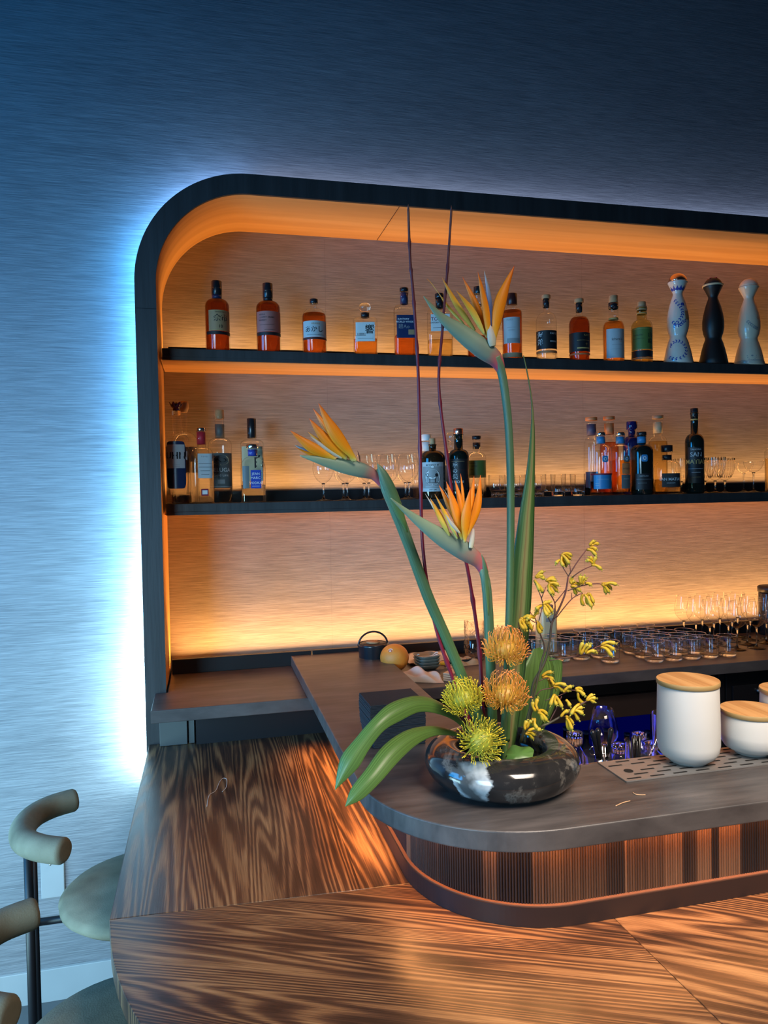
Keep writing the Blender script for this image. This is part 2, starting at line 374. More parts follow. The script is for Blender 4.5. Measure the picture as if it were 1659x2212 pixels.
CABINET = basic('brown_black_cabinet', (.030, .020, .018), .4, vary=.15)

def arcpts(cx, cz, r, a0, a1, n=24):
    return [(cx+r*cos(a0+(a1-a0)*i/n), cz+r*sin(a0+(a1-a0)*i/n)) for i in range(n+1)]
XL, XR, ZT = -3.2, 4.6, 4.4
# wall around the niche, L-shaped with a rounded inner corner
mb = MB()
poly = [(XL, -.02), (-.19, -.02), (-.19, 2.64)] + [(x, z) for x, z in arcpts(.19, 2.64, .38, pi, pi/2)][1:] + [(XR, 3.02), (XR, ZT), (XL, ZT)]
n = len(poly)
vs = [(x, .03, z) for x, z in poly]+[(x, .09, z) for x, z in poly]
mb.add(vs, [tuple(range(n)), tuple(range(2*n-1, n-1, -1))]+[(i, i+n, (i+1) % n+n, (i+1) % n) for i in range(n)], smooth=False)
tag(mb.build('wall_back', PAPER), kind='structure')
tag(MB().box(-.19, XR, .36, .42, -.02, 3.05).build('wall_niche', PAPERN), kind='structure')
FLOOR = basic('dark_floor_tile', (.10, .105, .11), .5, vary=.15, vscale=5)
tag(MB().box(XL, XR, -4.6, .42, -.06, -.02).build('floor', FLOOR), kind='structure')
WHITEP = basic('pale_painted_trim', (.34, .35, .36), .45)
tag(MB().box(XL, -.24, .015, .03, -.02, .102, bev=.002).build('baseboard_back', WHITEP), kind='structure')
tag(MB().box(XL, XR, -4.6, .42, ZT, ZT+.05).build('ceiling', basic('dark_ceiling', (.05, .055, .07), .7)), kind='structure')

# frame of the niche (front ring) and the oak lining inside it
def ring_band(name, mats, offs, y0, y1, zlow, kind='structure', mi=0):
    (xo, ro), (xi, ri) = offs          # outer and inner x of the left side; corner centre is shared
    cx, cz = .19, 2.64
    o = [(xo, zlow)]+arcpts(cx, cz, ro, pi, pi/2, 40)+[(XR, cz+ro)]
    i = [(xi, zlow)]+arcpts(cx, cz, ri, pi, pi/2, 40)+[(XR, cz+ri)]
    m = len(o); vs = []; fs = []
    for pts in (o, i):
        for y in (y0, y1): vs += [(x, y, z) for x, z in pts]
    for k in range(m-1):
        fs += [(k, k+1, 2*m+k+1, 2*m+k), (m+k+1, m+k, 3*m+k, 3*m+k+1), (k+1, k, m+k, m+k+1), (2*m+k, 2*m+k+1, 3*m+k+1, 3*m+k)]
    b = MB().add(vs, fs, 0, False); fcs = b.build(name, mats); return tag(fcs, kind=kind)
ring_band('trim_1', BLACKWOOD, ((-.235, .425), (-.160, .350)), -.05, -.038, -.02)
ring_band('trim_2', OAK, ((-.174, .364), (-.1601, .3501)), -.038, .36, 1.125)

SEAM = basic('dark_joint', (.05, .03, .02), .8)
sx_ = PZ(857, 454, 2.99).x
tag(MB().box(sx_, sx_+.0016, -.037, .359, 2.9885, 2.9904).build('trim_3', SEAM), kind='structure')
jz = PY(320, 667, -.05).z
tag(MB().box(-.2345, -.1605, -.0506, -.050, jz, jz+.0016).build('trim_4', basic('black_joint', (.004, .004, .004), .8)), kind='structure')
for i, (px, q) in enumerate(((708, 900), (1262, 1150))):
    sx_ = PY(px, q, .36).x; tag(MB().box(sx_, sx_+.0006, .3596, .3604, 1.13, 2.98).build('trim_%d' % (5+i), basic('paper_joint', (.19, .16, .14), .8)), kind='structure')
# shelves with their upstands
def shelf(z0, z1, label):
    r = empty('wall_shelf', (0, 0, z0), 0, label, 'shelf')
    h = z1-z0
    MB().box(-.149, 4.4, .05, .285, .012, h, bev=.002).build('board', BLACKWOOD, r)
    MB().box(-.149, 4.4, .05, .064, 0, .012).build('front_lip', BLACKWOOD, r)
    MB().box(-.155, 4.4, .064, .359, .002, .012).build('underside', OAK, r)
    MB().box(-.135, 4.4, .262, .285, h, h+.047, bev=.001).build('upstand', BLACK, r)
    return r
shelf(2.376, 2.42, 'upper dark shelf carrying the spread-out whisky bottles')
shelf(1.778, 1.822, 'lower dark shelf carrying bottle clusters and stemmed glasses')

# back counter
zC = 1.12
mb = MB().prism([(-.2, -.285), (4.4, -.285), (4.4, .355), (-.155, .355), (-.155, -.053), (-.2, -.053)], zC-.045, zC, bev=.003)
bc = tag(mb.build('back_counter', STONE), 'dark grey stone back counter running under the lit niche', 'counter')
us = empty('counter_upstand', (0, 0, zC), 0, 'low black upstand along the back of the stone back counter', 'upstand')
MB().box(-.150, .424, .228, .250, .0005, .060, bev=.001).build('panel', BLACK, us)
MB().box(.430, 4.4, .228, .250, .0005, .060, bev=.001).build('panel', BLACK, us)
# under the ledge
GREYP = basic('grey_painted_panel', (.075, .077, .072), .5)
cs = empty('ledge_support', (-.185, -.053, .93), 0, 'grey painted support box under the left end of the stone ledge', 'cabinet')
MB().box(0, .098, -.035, 0, 0.001, .144, bev=.001).build('box', GREYP, cs)
MB().box(.104, .124, -.03, 0, 0.001, .144, bev=.001).build('side_strip', GREYP, cs)
# base cabinets below the back counter, with an open blue-lit cooler
cab = empty('back_bar_cabinet', (0, 0, 0), 0, 'dark brown back bar cabinet under the stone counter with blue lit cooler bay', 'cabinet')
MB().box(-.055, .60, -.10, .35, 0, 1.073).build('side_panel', BLACK, cab)
xa = PY(1160, 1500, -.2).x; xb = PY(1548, 1500, -.2).x; xc = PY(1566, 1500, -.2).x
MB().box(.62, xb, -.19, -.17, 1.005, 1.05, bev=.002).build('drawer_front', CABINET, cab)
MB().box(.62, xb, -.19, -.17, .905, .996, bev=.002).build('drawer_front', CABINET, cab)
MB().box(.62, xb, -.166, -.155, .903, 1.05).build('inner_rail', BLACK, cab)
MB().box(.62, 4.2, -.165, .35, 0, .03).build('plinth', BLACK, cab)
MB().box(.62, 4.2, .33, .35, .03, 1.0).build('back_panel', BLACK, cab)
MB().box(.62, 4.2, -.16, .35, 1.052, 1.073).build('top_rail', BLACK, cab)
MB().box(.62, 4.2, -.15, .33, .50, .52).build('inner_shelf', basic('blue_lit_shelf', (.3, .3, .35), .3), cab)
mb = MB(); mb.box(xb+.01, xc, -.20, .33, .03, 1.05, bev=.002); mb.build('divider', BLACK, cab)
fr = MB().box(xc+.006, 4.2, -.20, .33, .03, 1.05, bev=.002).build('fridge_body', BLACK, cab)
d = MB().box(xc+.03, xc+.42, -.214, -.201, .90, 1.0, bev=.003).build('fridge_drawer', basic('black_enamel', (.012, .012, .014), .25), cab)
MB().lathe([(0, 0), (.007, 0), (.007, .012), (0, .014)], 12, M=Matrix.Translation((xc+.15, -.214, .972)) @ Matrix.Rotation(pi/2, 4, 'X')).build('lock_knob', STEEL, d)
MB().box(.7, 2.2, .30, .32, .53, .88).build('cooler_light_panel', emis('blue_glow', (.002, .008, .5), .09), cab)

# ------------------------------------------------------------------ wood counter
zW = .93
XW = -.226
cxw, cyw, RW = .80, -1.14, 1.026
out = [(XW, -.053)] + [(cxw+RW*cos(a), cyw+RW*sin(a)) for a in [pi+i/28*pi/2 for i in range(29)]] + [(3.0, cyw-RW)]
inn = [(3.0, -1.46), (.95, -1.46), (.70, -1.40), (.55, -1.25), (.50, -1.0), (.50, -.053)]
# seams: side run / front run mitre / right run
y1a, y1b = PZ(240, 1985, zW), PZ(868, 1902, zW)
s2a, s2b = PZ(1395, 2050, zW), PZ(1560, 2212, zW)
def xat(p, q, y): return p.x+(q.x-p.x)*(y-p.y)/(q.y-p.y)
m1 = (XW, y1a.y-.002); m2 = (.50, y1b.y-.02)
wc = empty('wood_counter', (0, 0, zW), 0, 'lower bar counter of dark striped wenge planks with rounded left corner', 'counter')
T = .045
def board(poly, mat):
    return MB().prism([(x, y) for x, y in poly], -T, 0, bev=.002).build('plank_run', mat, wc)
board([(XW, -.053), m1, m2, (.50, -.053)], WOOD_A)
d2 = s2b-s2a; e2 = s2a+d2*((-1.46-s2a.y)/d2.y); g2 = s2a+d2*((cyw-RW-s2a.y)/d2.y)
arc = [p for p in out[1:-1] if p[1] < m1[1]-.005 and p[0] < g2.x-.01]
pB = [m1]+arc+[(g2.x, cyw-RW), (e2.x, -1.46), (.95, -1.46), (.70, -1.40), (.55, -1.25), m2]
board(pB, WOOD_B)
board([(e2.x+.0006, -1.46), (g2.x+.0006, cyw-RW), (3.0, cyw-RW), (3.0, -1.46)], WOOD_C)
MB().box(-.05, .40, -1.0, -.15, -T-.80, -T-.001).build('pedestal', BLACK, wc)
MB().box(.55, 2.9, -1.72, -1.46, -T-.9, -T-.001).build('pedestal', BLACK, wc)
# thread of lint on the wood
LINT = basic('pale_lint', (.55, .50, .45), .8)
p = [PZ(a, b, zW+.0012) for a, b in ((447, 1742), (452, 1718), (466, 1708), (474, 1690), (482, 1681), (490, 1684), (489, 1700), (480, 1710))]
tag(MB().tube(spline(p, 30), .0009, 5).build('lint_thread', LINT), 'pale looped thread lying on the wood counter planks', 'thread')

# ------------------------------------------------------------------ raised bar: stone top on fluted apron
zS = 1.165; TS = .045
def barpath(x0, y1, R, n=28, yend=None, xend=3.0, ystart=.225):
    return [(x0, ystart)]+[(x0+R+R*cos(a), y1+R+R*sin(a)) for a in [pi+i/n*pi/2 for i in range(n+1)]]+[(xend, y1)]
top = barpath(.337, -1.553, .352)
ri = .15
inner = [(3.0, -1.247)] + [(.72+ri+ri*cos(a), -1.247+ri+ri*sin(a)) for a in [1.5*pi-i/10*pi/2 for i in range(11)]] + [(.72, .225)]
mb = MB().prism(top+inner, zS-TS+.001, zS, bev=.0035)
tag(mb.build('stone_slab', STONE), 'raised dark grey stone bar top with rounded front corner carrying the flower bowl', 'bar top')
# fluted apron
def resample(path, step):
    out = []; acc = 0; P = [Vector((p[0], p[1], 0)) for p in path]
    for a, b in zip(P, P[1:]):
        L = (b-a).length; u = -acc
        while u+step <= L:
            u += step; out.append((a.lerp(b, u/L), (b-a).normalized()))
        acc = L-u
    return out
ap = empty('bar_apron', (0, 0, zW), 0, 'fluted dark timber apron with brown base rail below the stone bar top', 'bar front')
fl = resample(barpath(.455, -1.490, .285, 40, ystart=-.29), .0062)
mb = MB(); hz = zS-TS-zW; rr = random.Random(3); val = .4
for p, d in fl:
    if rr.random() < .16: val = rr.choice([.08, .15, .22, .3, .42, .62, .85])
    v = min(1, max(0, val+rr.uniform(-.09, .09)))
    nrm = Vector((d.y, -d.x, 0))          # outward
    if nrm.dot(Vector((1.2, -.6, 0))-p) > 0: nrm = -nrm
    ring = []
    for k in range(5):
        a = -pi/2+k*pi/4; q = p+d*(.0030*sin(a))+nrm*(.0032*cos(a)); ring.append(q)
    vs = [(q.x, q.y, .045) for q in ring]+[(q.x, q.y, hz) for q in ring]
    mb.add(vs, [(k, k+1, k+6, k+5) for k in range(4)], 0, True, t=[v]*10)
m_fl = attr_ramp('fluted_timber', 't', [(0, (.009, .006, .006)), (.3, (.022, .013, .010)), (.6, (.065, .034, .020)), (1, (.17, .09, .05))], rough=.38, noise=.18, nscale=9, stretch=(60, 60, 3), spec=.5)
mb.build('flutes', m_fl, ap)
def band(path_o, path_i, z0, z1):
    b = MB(); m = len(path_o); vs = [(x, y, z) for path in (path_o, path_i) for z in (z0, z1) for x, y in path]; fs = []
    for k in range(m-1):
        fs += [(k, k+1, m+k+1, m+k), (m+k, m+k+1, 3*m+k+1, 3*m+k), (3*m+k, 3*m+k+1, 2*m+k+1, 2*m+k)]
    fs += [(0, m, 3*m, 2*m)]
    return b.add(vs, fs, 0, False)
RAIL = basic('brown_rail', (.022, .013, .012), .4, vary=.1)
band(barpath(.442, -1.503, .298, 40, ystart=-.29), barpath(.46, -1.485, .28, 40, ystart=-.29), 0.0005, .043).build('base_rail', RAIL, ap)
COPPER = basic('copper_bead', (.16, .075, .045), .4)
band(barpath(.4445, -1.5005, .2955, 40, ystart=-.29), barpath(.46, -1.485, .28, 40, ystart=-.29), .0432, .0455).build('bead', COPPER, ap)
band(barpath(.462, -1.483, .278, 40, ystart=-.29), barpath(.475, -1.47, .265, 40, ystart=-.29), 0.001, hz-.001).build('core', BLACK, ap)
MB().box(.58, .68, -1.2, -.30, -.94, hz-.001).build('carcass', BLACK, ap)
MB().box(.76, 3.0, -1.40, -1.28, -.94, hz-.001).build('carcass', BLACK, ap)
# work shelf behind the bar
tag(MB().box(.92, 3.0, -1.22, -.72, .93, .95, bev=.002).build('work_shelf', STEEL), 'steel work shelf tucked behind the raised bar top', 'shelf')

# ------------------------------------------------------------------ wall plate and stools
wp = empty('wall_plate', (0, 0, 0), 0, 'pale blank service plate on the blue wall behind the far stool', 'wall plate')
pA, pB_ = PY(84, 1850, 0), PY(133, 1925, 0)
MB().box(pA.x, pB_.x+.006, .020, .030, pB_.z-.03, pA.z, bev=.0015).build('plate', WHITEP, wp)
c = PY(108, 1868, .020)
MB().lathe([(0, 0), (.004, 0), (.003, .002), (0, .002)], 10, M=Matrix.Translation(c) @ Matrix.Rotation(pi/2, 4, 'X')).build('screw', STEEL, wp)
SUEDE = basic('sage_suede', (.20, .185, .13), .9, bump=.35, bscale=260, vary=.30, vscale=11, spec=.2)
def stool(x, y, rz, label):
    r = empty('bar_stool', (x, y, -.02), rz, label, 'bar stool', 'sage green bar stools with curved tube backrests')
    prof = [(0, .625), (.17, .625), (.215, .632), (.238, .652), (.240, .668), (.225, .682), (.17, .692), (.08, .697), (0, .698)]
    MB().lathe(prof, 48).build('seat', SUEDE, r)
    pts = spline([(-.220, .150, .905), (-.278, .115, .905), (-.318, .055, .905), (-.328, -.03, .905), (-.304, -.115, .905), (-.25, -.172, .905), (-.19, -.205, .905)], 40)
    e0 = (pts[0]-pts[1]).normalized(); e1 = (pts[-1]-pts[-2]).normalized()
    pts = [pts[0]+e0*.010, pts[0]+e0*.0085, pts[0]+e0*.004]+pts+[pts[-1]+e1*.004, pts[-1]+e1*.0085, pts[-1]+e1*.010]
    MB().tube(pts, [.022, .030, .0335]+[.0355]*(len(pts)-6)+[.0335, .030, .022], 28).build('backrest', SUEDE, r)
    for yy in (.03, -.035):
        MB().tube([(-.315, yy, 0.0), (-.315, yy, .875)], .013 if yy < 0 else .010, 14).build('leg', BLACK, r)
    for yy in (.15, -.15):
        MB().tube([(.15, yy*1.1, 0.0), (.12, yy*.9, .624)], .011, 12).build('leg', BLACK, r)
    MB().tube([(-.315, -.01, .612), (-.15, -.01, .612), (0, -.01, .612)], .011, 12).build('seat_rail', BLACK, r)
    MB().tube([(-.315, 0, .25), (.14, .15, .25), (.14, -.15, .25), (-.315, 0, .25)], .008, 8).build('footrest', BLACK, r)
    return r
s1 = stool(-.215, -.545, 0, 'sage suede bar stool nearer the blue wall, its whole curved backrest in view')
s2 = stool(-.195, -1.21, 0, 'sage suede bar stool at the bottom left corner, backrest cut by the photo edge')
# ================================================================== bottles
GL = clearglass('clear_bottle_glass', (.985, .98, .97), (.66, .63, .56), .9)
THIN = clearglass('thin_glassware', (.985, .985, .985), (.55, .54, .52), .85)
BASEG = solidglass('solid_glass', (.97, .98, .98))
WATER = liquid('clear_spirit', (.97, .97, .95))
def amber(k): return {'deep': liquid('deep_amber_spirit', (.62, .26, .11)), 'amber': liquid('amber_spirit', (.82, .42, .17)), 'gold': liquid('gold_spirit', (.90, .58, .24)),
                      'pale': liquid('pale_gold_spirit', (.94, .82, .55)), 'rose': liquid('rose_spirit', (.90, .48, .30)), 'clear': WATER}[k]
PAL = dict(black=(.012, .012, .014), white=(.62, .62, .60), cream=(.55, .46, .28), tan=(.34, .22, .11), pink=(.36, .13, .11), navy=(.015, .03, .09), blue=(.03, .20, .42),
           royal=(.03, .06, .32), red=(.45, .02, .04), green=(.10, .17, .04), gold=(.50, .32, .10), cork=(.42, .25, .12), orange=(.50, .17, .06), silver=(.6, .6, .6), plum=(.06, .05, .09),
           grey=(.25, .26, .26), brown=(.05, .014, .012), lgrey=(.42, .45, .46), rosegold=(.62, .30, .22), teal=(.04, .16, .24), maroon=(.16, .006, .03), ink=(.01, .01, .012), smoke=(.10, .11, .11))
def pc(k, rough=.5, metal=0): return basic('%s_print' % k if not metal else k+'_foil', PAL[k], rough, metal=metal)
def qf(a, sq): return 1 if not sq else (abs(cos(a))**sq+abs(sin(a))**sq)**(-1/sq)
def patch(mb, R, a0, a1, z0, z1, sq, mi, seg=16, off=1.012, Rz=None, corner=0):
    """label skin wrapped on the body; angles from local -y"""
    vs = []; fs = []
    nz = 2 if not Rz else 8
    for i in range(seg+1):
        a = a0+(a1-a0)*i/seg
        for j in range(nz):
            zz = z0+(z1-z0)*j/(nz-1)
            if corner:
                u = abs(2*i/seg-1)
                cut = corner*(1-sqrt(max(0, 1-u**6)))
                zz = min(max(zz, z0+cut), z1-cut)
            r = (Rz(zz) if Rz else R)*qf(a, sq)*off; vs.append((r*sin(a), -r*cos(a), zz))
    for i in range(seg):
        for j in range(nz-1): fs.append((i*nz+j, (i+1)*nz+j, (i+1)*nz+j+1, i*nz+j+1))
    mb.add(vs, fs, mi, True)
def wraptext(mb, txt, size, u0, z0, R, sq, mi, bold=.0, off=1.018, vertical=False, stretch=1.0, Rz=None):
    chars = [txt] if not vertical else list(txt)
    for i, ch in enumerate(chars):
        vs, fs = glyphs(ch, size, bold)
        if not vs: continue
        out = []
        for x, y in vs:
            u = u0+x*stretch; z = z0+y-(i*size*1.08 if vertical else 0)
            a = math.atan(u/R) if sq else u/R
            r = (Rz(z) if Rz else R)*qf(a, sq)*off; out.append((r*sin(a), -r*cos(a), z))
        mb.add(out, fs, mi, False)
def bottle(lab, cx, yt, yb, hw, y, zb, sh=.62, nk=.72, rn=.36, gt=.9, sq=None, glass=GL, liq='amber', level=.6, cap=None, wrap=None, labels=(), off=0.0, name='bottle', ctype='cap', base=.02, cat='bottle', shoulder=1.0, foot=1.0):
    p = PY(cx, yb, y); sc = SCALE((p.x, y, zb)); Hh = (yb-yt)/sc; R = hw/sc
    if sq: R *= .92
    r = empty(name, (p.x, y, zb), atan2(-p.x, y+2.9)+asin(max(-.95, min(.95, off))), lab, cat)
    prof = [(0, 0), (R*.86*foot, 0), (R*.97*foot, .008*Hh), (R*foot, .02*Hh), (R, sh*Hh*.75), (R, sh*Hh)]
    for k in range(1, 9):
        a = k/8*pi/2; prof.append((R*(rn+(1-rn)*cos(a)**shoulder), Hh*(sh+(nk-sh)*sin(a))))
    prof += [(R*rn*.97, Hh*(nk+(gt-nk)*.5)), (R*rn, Hh*(gt-.02)), (R*rn*1.12, Hh*(gt-.018)), (R*rn*1.12, Hh*gt), (R*rn*.6, Hh*gt)]
    seg = 40 if not sq else 48
    MB().lathe(prof, seg, sq=sq).build('glass', glass, r)
    if liq:
        lv = level*Hh; lp = [(0, base*Hh)]
        for rr_, zz in prof[1:-4]:
            if zz < base*Hh: continue
            if zz > lv: break
            lp.append((rr_*.955, zz))
        rl = None
        for (r0, z0), (r1, z1) in zip(prof, prof[1:]):
            if z0 <= lv <= z1 and z1 > z0: rl = (r0+(r1-r0)*(lv-z0)/(z1-z0))*.955; break
        lp = [(0, base*Hh), (R*.92*foot, base*Hh)]+[q for q in lp[1:] if q[1] > base*Hh*1.3]+[(rl or R*.95, lv), (0, lv)]
        MB().lathe(lp, seg, sq=sq).build('liquid', amber(liq), r)
    if cap:
        z0, z1, rf, mat = cap
        rc = R*rn*rf; c = [(0, z0*Hh), (rc*.96, z0*Hh), (rc, z0*Hh+.001), (rc, z1*Hh-.0015), (rc*.93, z1*Hh), (0, z1*Hh)]
        if ctype == 'ball': c = [(0, z0*Hh), (rc*.7, z0*Hh), (rc, (z0*.6+z1*.4)*Hh), (rc*.98, (z0*.25+z1*.75)*Hh), (rc*.85, z1*Hh-.001), (0, z1*Hh)]
        MB().lathe(c, 28).build('cap' if ctype != 'cork' else 'stopper', mat, r)
    if wrap:
        for w in (wrap if isinstance(wrap, list) else [wrap]):
            z0, z1, mat = w; rw = R*rn*1.05
            MB().lathe([(rw*.9, z0*Hh), (rw, z0*Hh), (rw, z1*Hh), (rw*.9, z1*Hh)], 28).build('neck_band', mat, r)
    for lb in labels:
        z0, z1, w, col = lb[:4]; texts = lb[4] if len(lb) > 4 else []; cen = lb[5] if len(lb) > 5 else 0; crn = lb[6] if len(lb) > 6 else 0
        m = MB(); mats = [pc(col)]; wa = asin(min(.98, w)) if not sq else math.atan(w)
        cena = cen
        patch(m, R, cena-wa, cena+wa, z0*Hh, z1*Hh, sq, 0, corner=crn*Hh)
        Lh = (z1-z0)*Hh; Lw = 2*wa*R if not sq else 2*w*R; idx = {}
        for ti, t in enumerate(texts):
            s_, size, v, u, ink = t[:5]; of = 1.017+.003*ti*(s_ in '#@-' or 1)
            if ink not in idx: idx[ink] = len(mats); mats.append(pc(ink))
            if s_ == '-':
                a_ = cena+u*Lw/R; hwid = size*Lw/R/2
                patch(m, R, a_-hwid, a_+hwid, (z0+(z1-z0)*(v+.5))*Hh-.0006, (z0+(z1-z0)*(v+.5))*Hh+.0006, sq, idx[ink], 10, of)
            elif s_ == '#':
                a_ = cena+u*Lw/R; hwid = size*Lw/R/2; hh = t[5]*Lh/2; zc = (z0+(z1-z0)*(v+.5))*Hh
                patch(m, R, a_-hwid, a_+hwid, zc-hh, zc+hh, sq, idx[ink], 10, of)
            elif s_ == '@':
                vs = []
                for q in range(20):
                    b_ = 2*pi*q/20; uu = u*Lw+size*Lw/2*cos(b_); a_ = cena+(math.atan(uu/R) if sq else uu/R); rr_ = R*qf(a_, sq)*of
                    vs.append((rr_*sin(a_), -rr_*cos(a_), (z0+(z1-z0)*(v+.5))*Hh+t[5]*Lh/2*sin(b_)))
                m.add(vs, [tuple(range(20))], idx[ink], False)
            else:
                wraptext(m, s_, size*Lh, u*Lw+cena*R, (z0+(z1-z0)*(v+.5))*Hh, R, sq, idx[ink], bold=(t[5] if len(t) > 5 else 0), vertical=len(t) > 6, stretch=1, off=of)
        m.build('paper_label', mats, r)
    return r, R, Hh
S1, S2 = 2.42, 1.822
BC = basic('black_cap', (.012, .014, .018), .25); CORK = basic('cork', PAL['cork'], .7, vary=.15, vscale=90)
DARKG = basic('dark_bottle_glass', (.006, .010, .008), .06, spec=.6); OLIVE = basic('brown_bottle_glass', (.022, .010, .004), .05, spec=.6)
y1 = .105
# upper shelf, left to right
bottle('tall amber whisky bottle with tan label, leftmost on the upper shelf', 471, 605, 757, 26, y1, S1, sh=.64, nk=.745, rn=.39, gt=.9, liq='deep', level=.73,
       cap=(.80, 1, 1.1, BC), wrap=[(.745, .80, pc('navy', .3)), (.835, .842, pc('gold', .3, 1))], off=.28,
       labels=[(.27, .56, .86, 'tan', [('余市', .36, .12, 0, 'ink', .01), ('10', .22, -.28, 0, 'ink'), ('SINGLE MALT', .09, .40, 0, 'ink'), ('-', .9, .46, 0, 'gold'), ('-', .9, -.46, 0, 'gold')]), (.22, .265, .97, 'ink')])
bottle('tall amber whisky bottle with dusty pink label and glossy black cap', 581, 610, 760, 26, y1, S1, sh=.64, nk=.745, rn=.37, gt=.9, liq='deep', level=.73,
       cap=(.79, 1, 1.12, BC), wrap=(.745, .80, BC), off=.12,
       labels=[(.28, .57, .95, 'pink', [('NIKKA', .11, .34, -.26, 'ink', .01), ('COFFEY GRAIN', .11, .20, -.1, 'ink', .01), ('WHISKY', .11, .06, -.24, 'ink', .01), ('-', .5, -.16, -.1, 'brown'), ('-', .35, -.4, 0, 'brown')]), (.23, .275, .97, 'ink')])
bottle('short amber bottle with pale blue-white label and small black cap', 680, 644, 763, 26, y1, S1, sh=.66, nk=.83, rn=.26, gt=.95, liq='amber', level=.73,
       cap=(.925, 1, 1.3, BC), off=.1,
       labels=[(.28, .57, .93, 'lgrey', [('あかし', .40, -.02, -.05, 'ink', .012), ('AKASHI', .16, .33, 0, 'tan'), ('-', .6, -.36, 0, 'ink')]), (.24, .278, .97, 'brown')])
bottle('squat faceted decanter with glass stopper and off-white label', 790, 652, 764, 28, y1, S1, sh=.66, nk=.72, rn=.34, gt=.82, sq=7, liq='gold', level=.30, base=.05,
       cap=(.86, 1, 1.45, BASEG), ctype='ball', wrap=(.74, .82, BC), off=.0,
       labels=[(.24, .60, .80, 'white', [('響', .50, .12, .22, 'ink', .012), ('HIBIKI', .16, -.12, -.2, 'ink'), ('-', .45, -.2, -.2, 'ink'), ('-', .7, -.36, 0, 'grey')])])
bottle('square bottle with navy label and black cap just left of the tall red branch', 875, 618, 766, 24, y1, S1, sh=.70, nk=.745, rn=.37, gt=.935, sq=9, liq='amber', level=.30, base=.03,
       cap=(.95, 1, 1.15, BC), wrap=(.765, .93, pc('navy', .3)), off=.12,
       labels=[(.25, .58, .90, 'navy', [('SUNTORY', .11, .32, -.12, 'white', .01), ('WORLD WHISKY', .11, .20, -.02, 'white', .01), ('碧Ao', .22, 0, -.1, 'grey'), ('#', .35, -.25, .3, 'tan', .22)])])
bottle('square clear bottle with pale gold whisky low down and off-white label', 951, 629, 767, 29, y1, S1, sh=.70, nk=.75, rn=.30, gt=.93, sq=9, liq='pale', level=.26, base=.03,
       cap=(.93, 1, 1.2, BC), wrap=(.77, .93, BC), off=.05,
       labels=[(.38, .64, .75, 'white', [('TOKI', .28, .22, -.2, 'maroon', .01), ('SUNTORY WHISKY', .12, -.0, -.1, 'ink', .01), ('-', .7, -.3, 0, 'ink')])])
bottle('bottle mostly hidden behind the topmost bird of paradise flower', 1035, 615, 770, 25, y1, S1, sh=.62, nk=.72, rn=.34, gt=.92, liq='deep', level=.3, cap=(.90, 1, 1.15, BC), wrap=(.74, .75, BC))
bottle('round shouldered amber bottle with dark red cap, beside the orange petal', 1107, 629, 771, 21.5, y1, S1, sh=.70, nk=.775, rn=.53, gt=.84, liq='amber', level=.74,
       cap=(.83, 1, 1.0, basic('dark_red_cap', PAL['brown'], .3)), off=-.05,
       labels=[(.23, .62, .80, 'lgrey', [('MARS', .10, .40, -.1, 'grey'), ('-', .5, .1, 0, 'grey'), ('WHISKY', .07, 0, 0, 'grey'), ('#', .7, -.4, .1, 'grey', .18)]), (.02, .09, .97, 'tan')])
kk = [(.04, .60)]
bottle('clear round bottle with black label of white characters and wooden cap', 1181, 633, 774, 22, y1, S1, sh=.58, nk=.74, rn=.30, gt=.93, liq='clear', level=.14,
       cap=(.945, 1, 1.45, CORK), ctype='cork', wrap=(.81, .945, BC), off=.0,
       labels=[(.16, .44, .97, 'ink', [('海洋', .36, .26, -.25, 'white', .012, 1), ('KAIYO', .14, .33, .28, 'white'), ('#', .3, -.1, .28, 'grey', .08)]), (.10, .135, .98, 'orange')])
bottle('round bottle of deep red-amber whisky with black and gold label', 1252, 640, 775, 22, y1, S1, sh=.58, nk=.73, rn=.30, gt=.93, liq='deep', level=.70,
       cap=(.94, 1, 1.5, CORK), ctype='cork', wrap=(.79, .93, BC), off=.05,
       labels=[(.14, .44, .97, 'ink', [('KAIYO', .14, .36, .30, 'gold'), ('-', .5, .08, .15, 'gold'), ('十', .16, -.12, .26, 'gold', .01), ('#', .5, -.32, .15, 'gold', .07)]), (.09, .115, .98, 'orange')])
bottle('bell-necked bottle of golden whisky with tall blue-white label', 1326, 632, 776, 22.5, y1, S1, sh=.50, nk=.635, rn=.44, gt=.84, liq='gold', level=.60, shoulder=1,
       cap=(.89, 1, .95, CORK), ctype='cork', wrap=[(.80, .89, BC), (.635, .665, pc('gold', .3))], off=.25,
       labels=[(.05, .48, .82, 'lgrey', [("Ichiro's", .13, .14, .05, 'ink', .005), ('-', .2, .06, .25, 'orange'), ('-', .5, -.05, .05, 'grey'), ('-', .6, -.2, 0, 'grey')])])
bottle('olive tinted bottle with yellow-green label and ringed neck', 1387, 645, 777, 22, y1, S1, sh=.58, nk=.70, rn=.48, gt=.90, glass=clearglass('olive_glass', (.80, .74, .45), (.30, .26, .12), 1.0), liq='pale', level=.55,
       cap=(.92, 1, .85, pc('cork')), wrap=[(.80, .82, pc('gold')), (.86, .92, pc('tan'))], off=.1,
       labels=[(.20, .56, .92, 'green', [('山崎', .26, .16, .32, 'ink', .012, 1), ('YAMAZAKI', .09, .16, -.2, 'ink'), ('-', .5, 0, -.2, 'ink'), ('-', .9, .44, 0, 'gold'), ('-', .9, -.46, 0, 'gold')]), (.08, .19, .97, 'ink'), (.05, .075, .98, 'orange')])
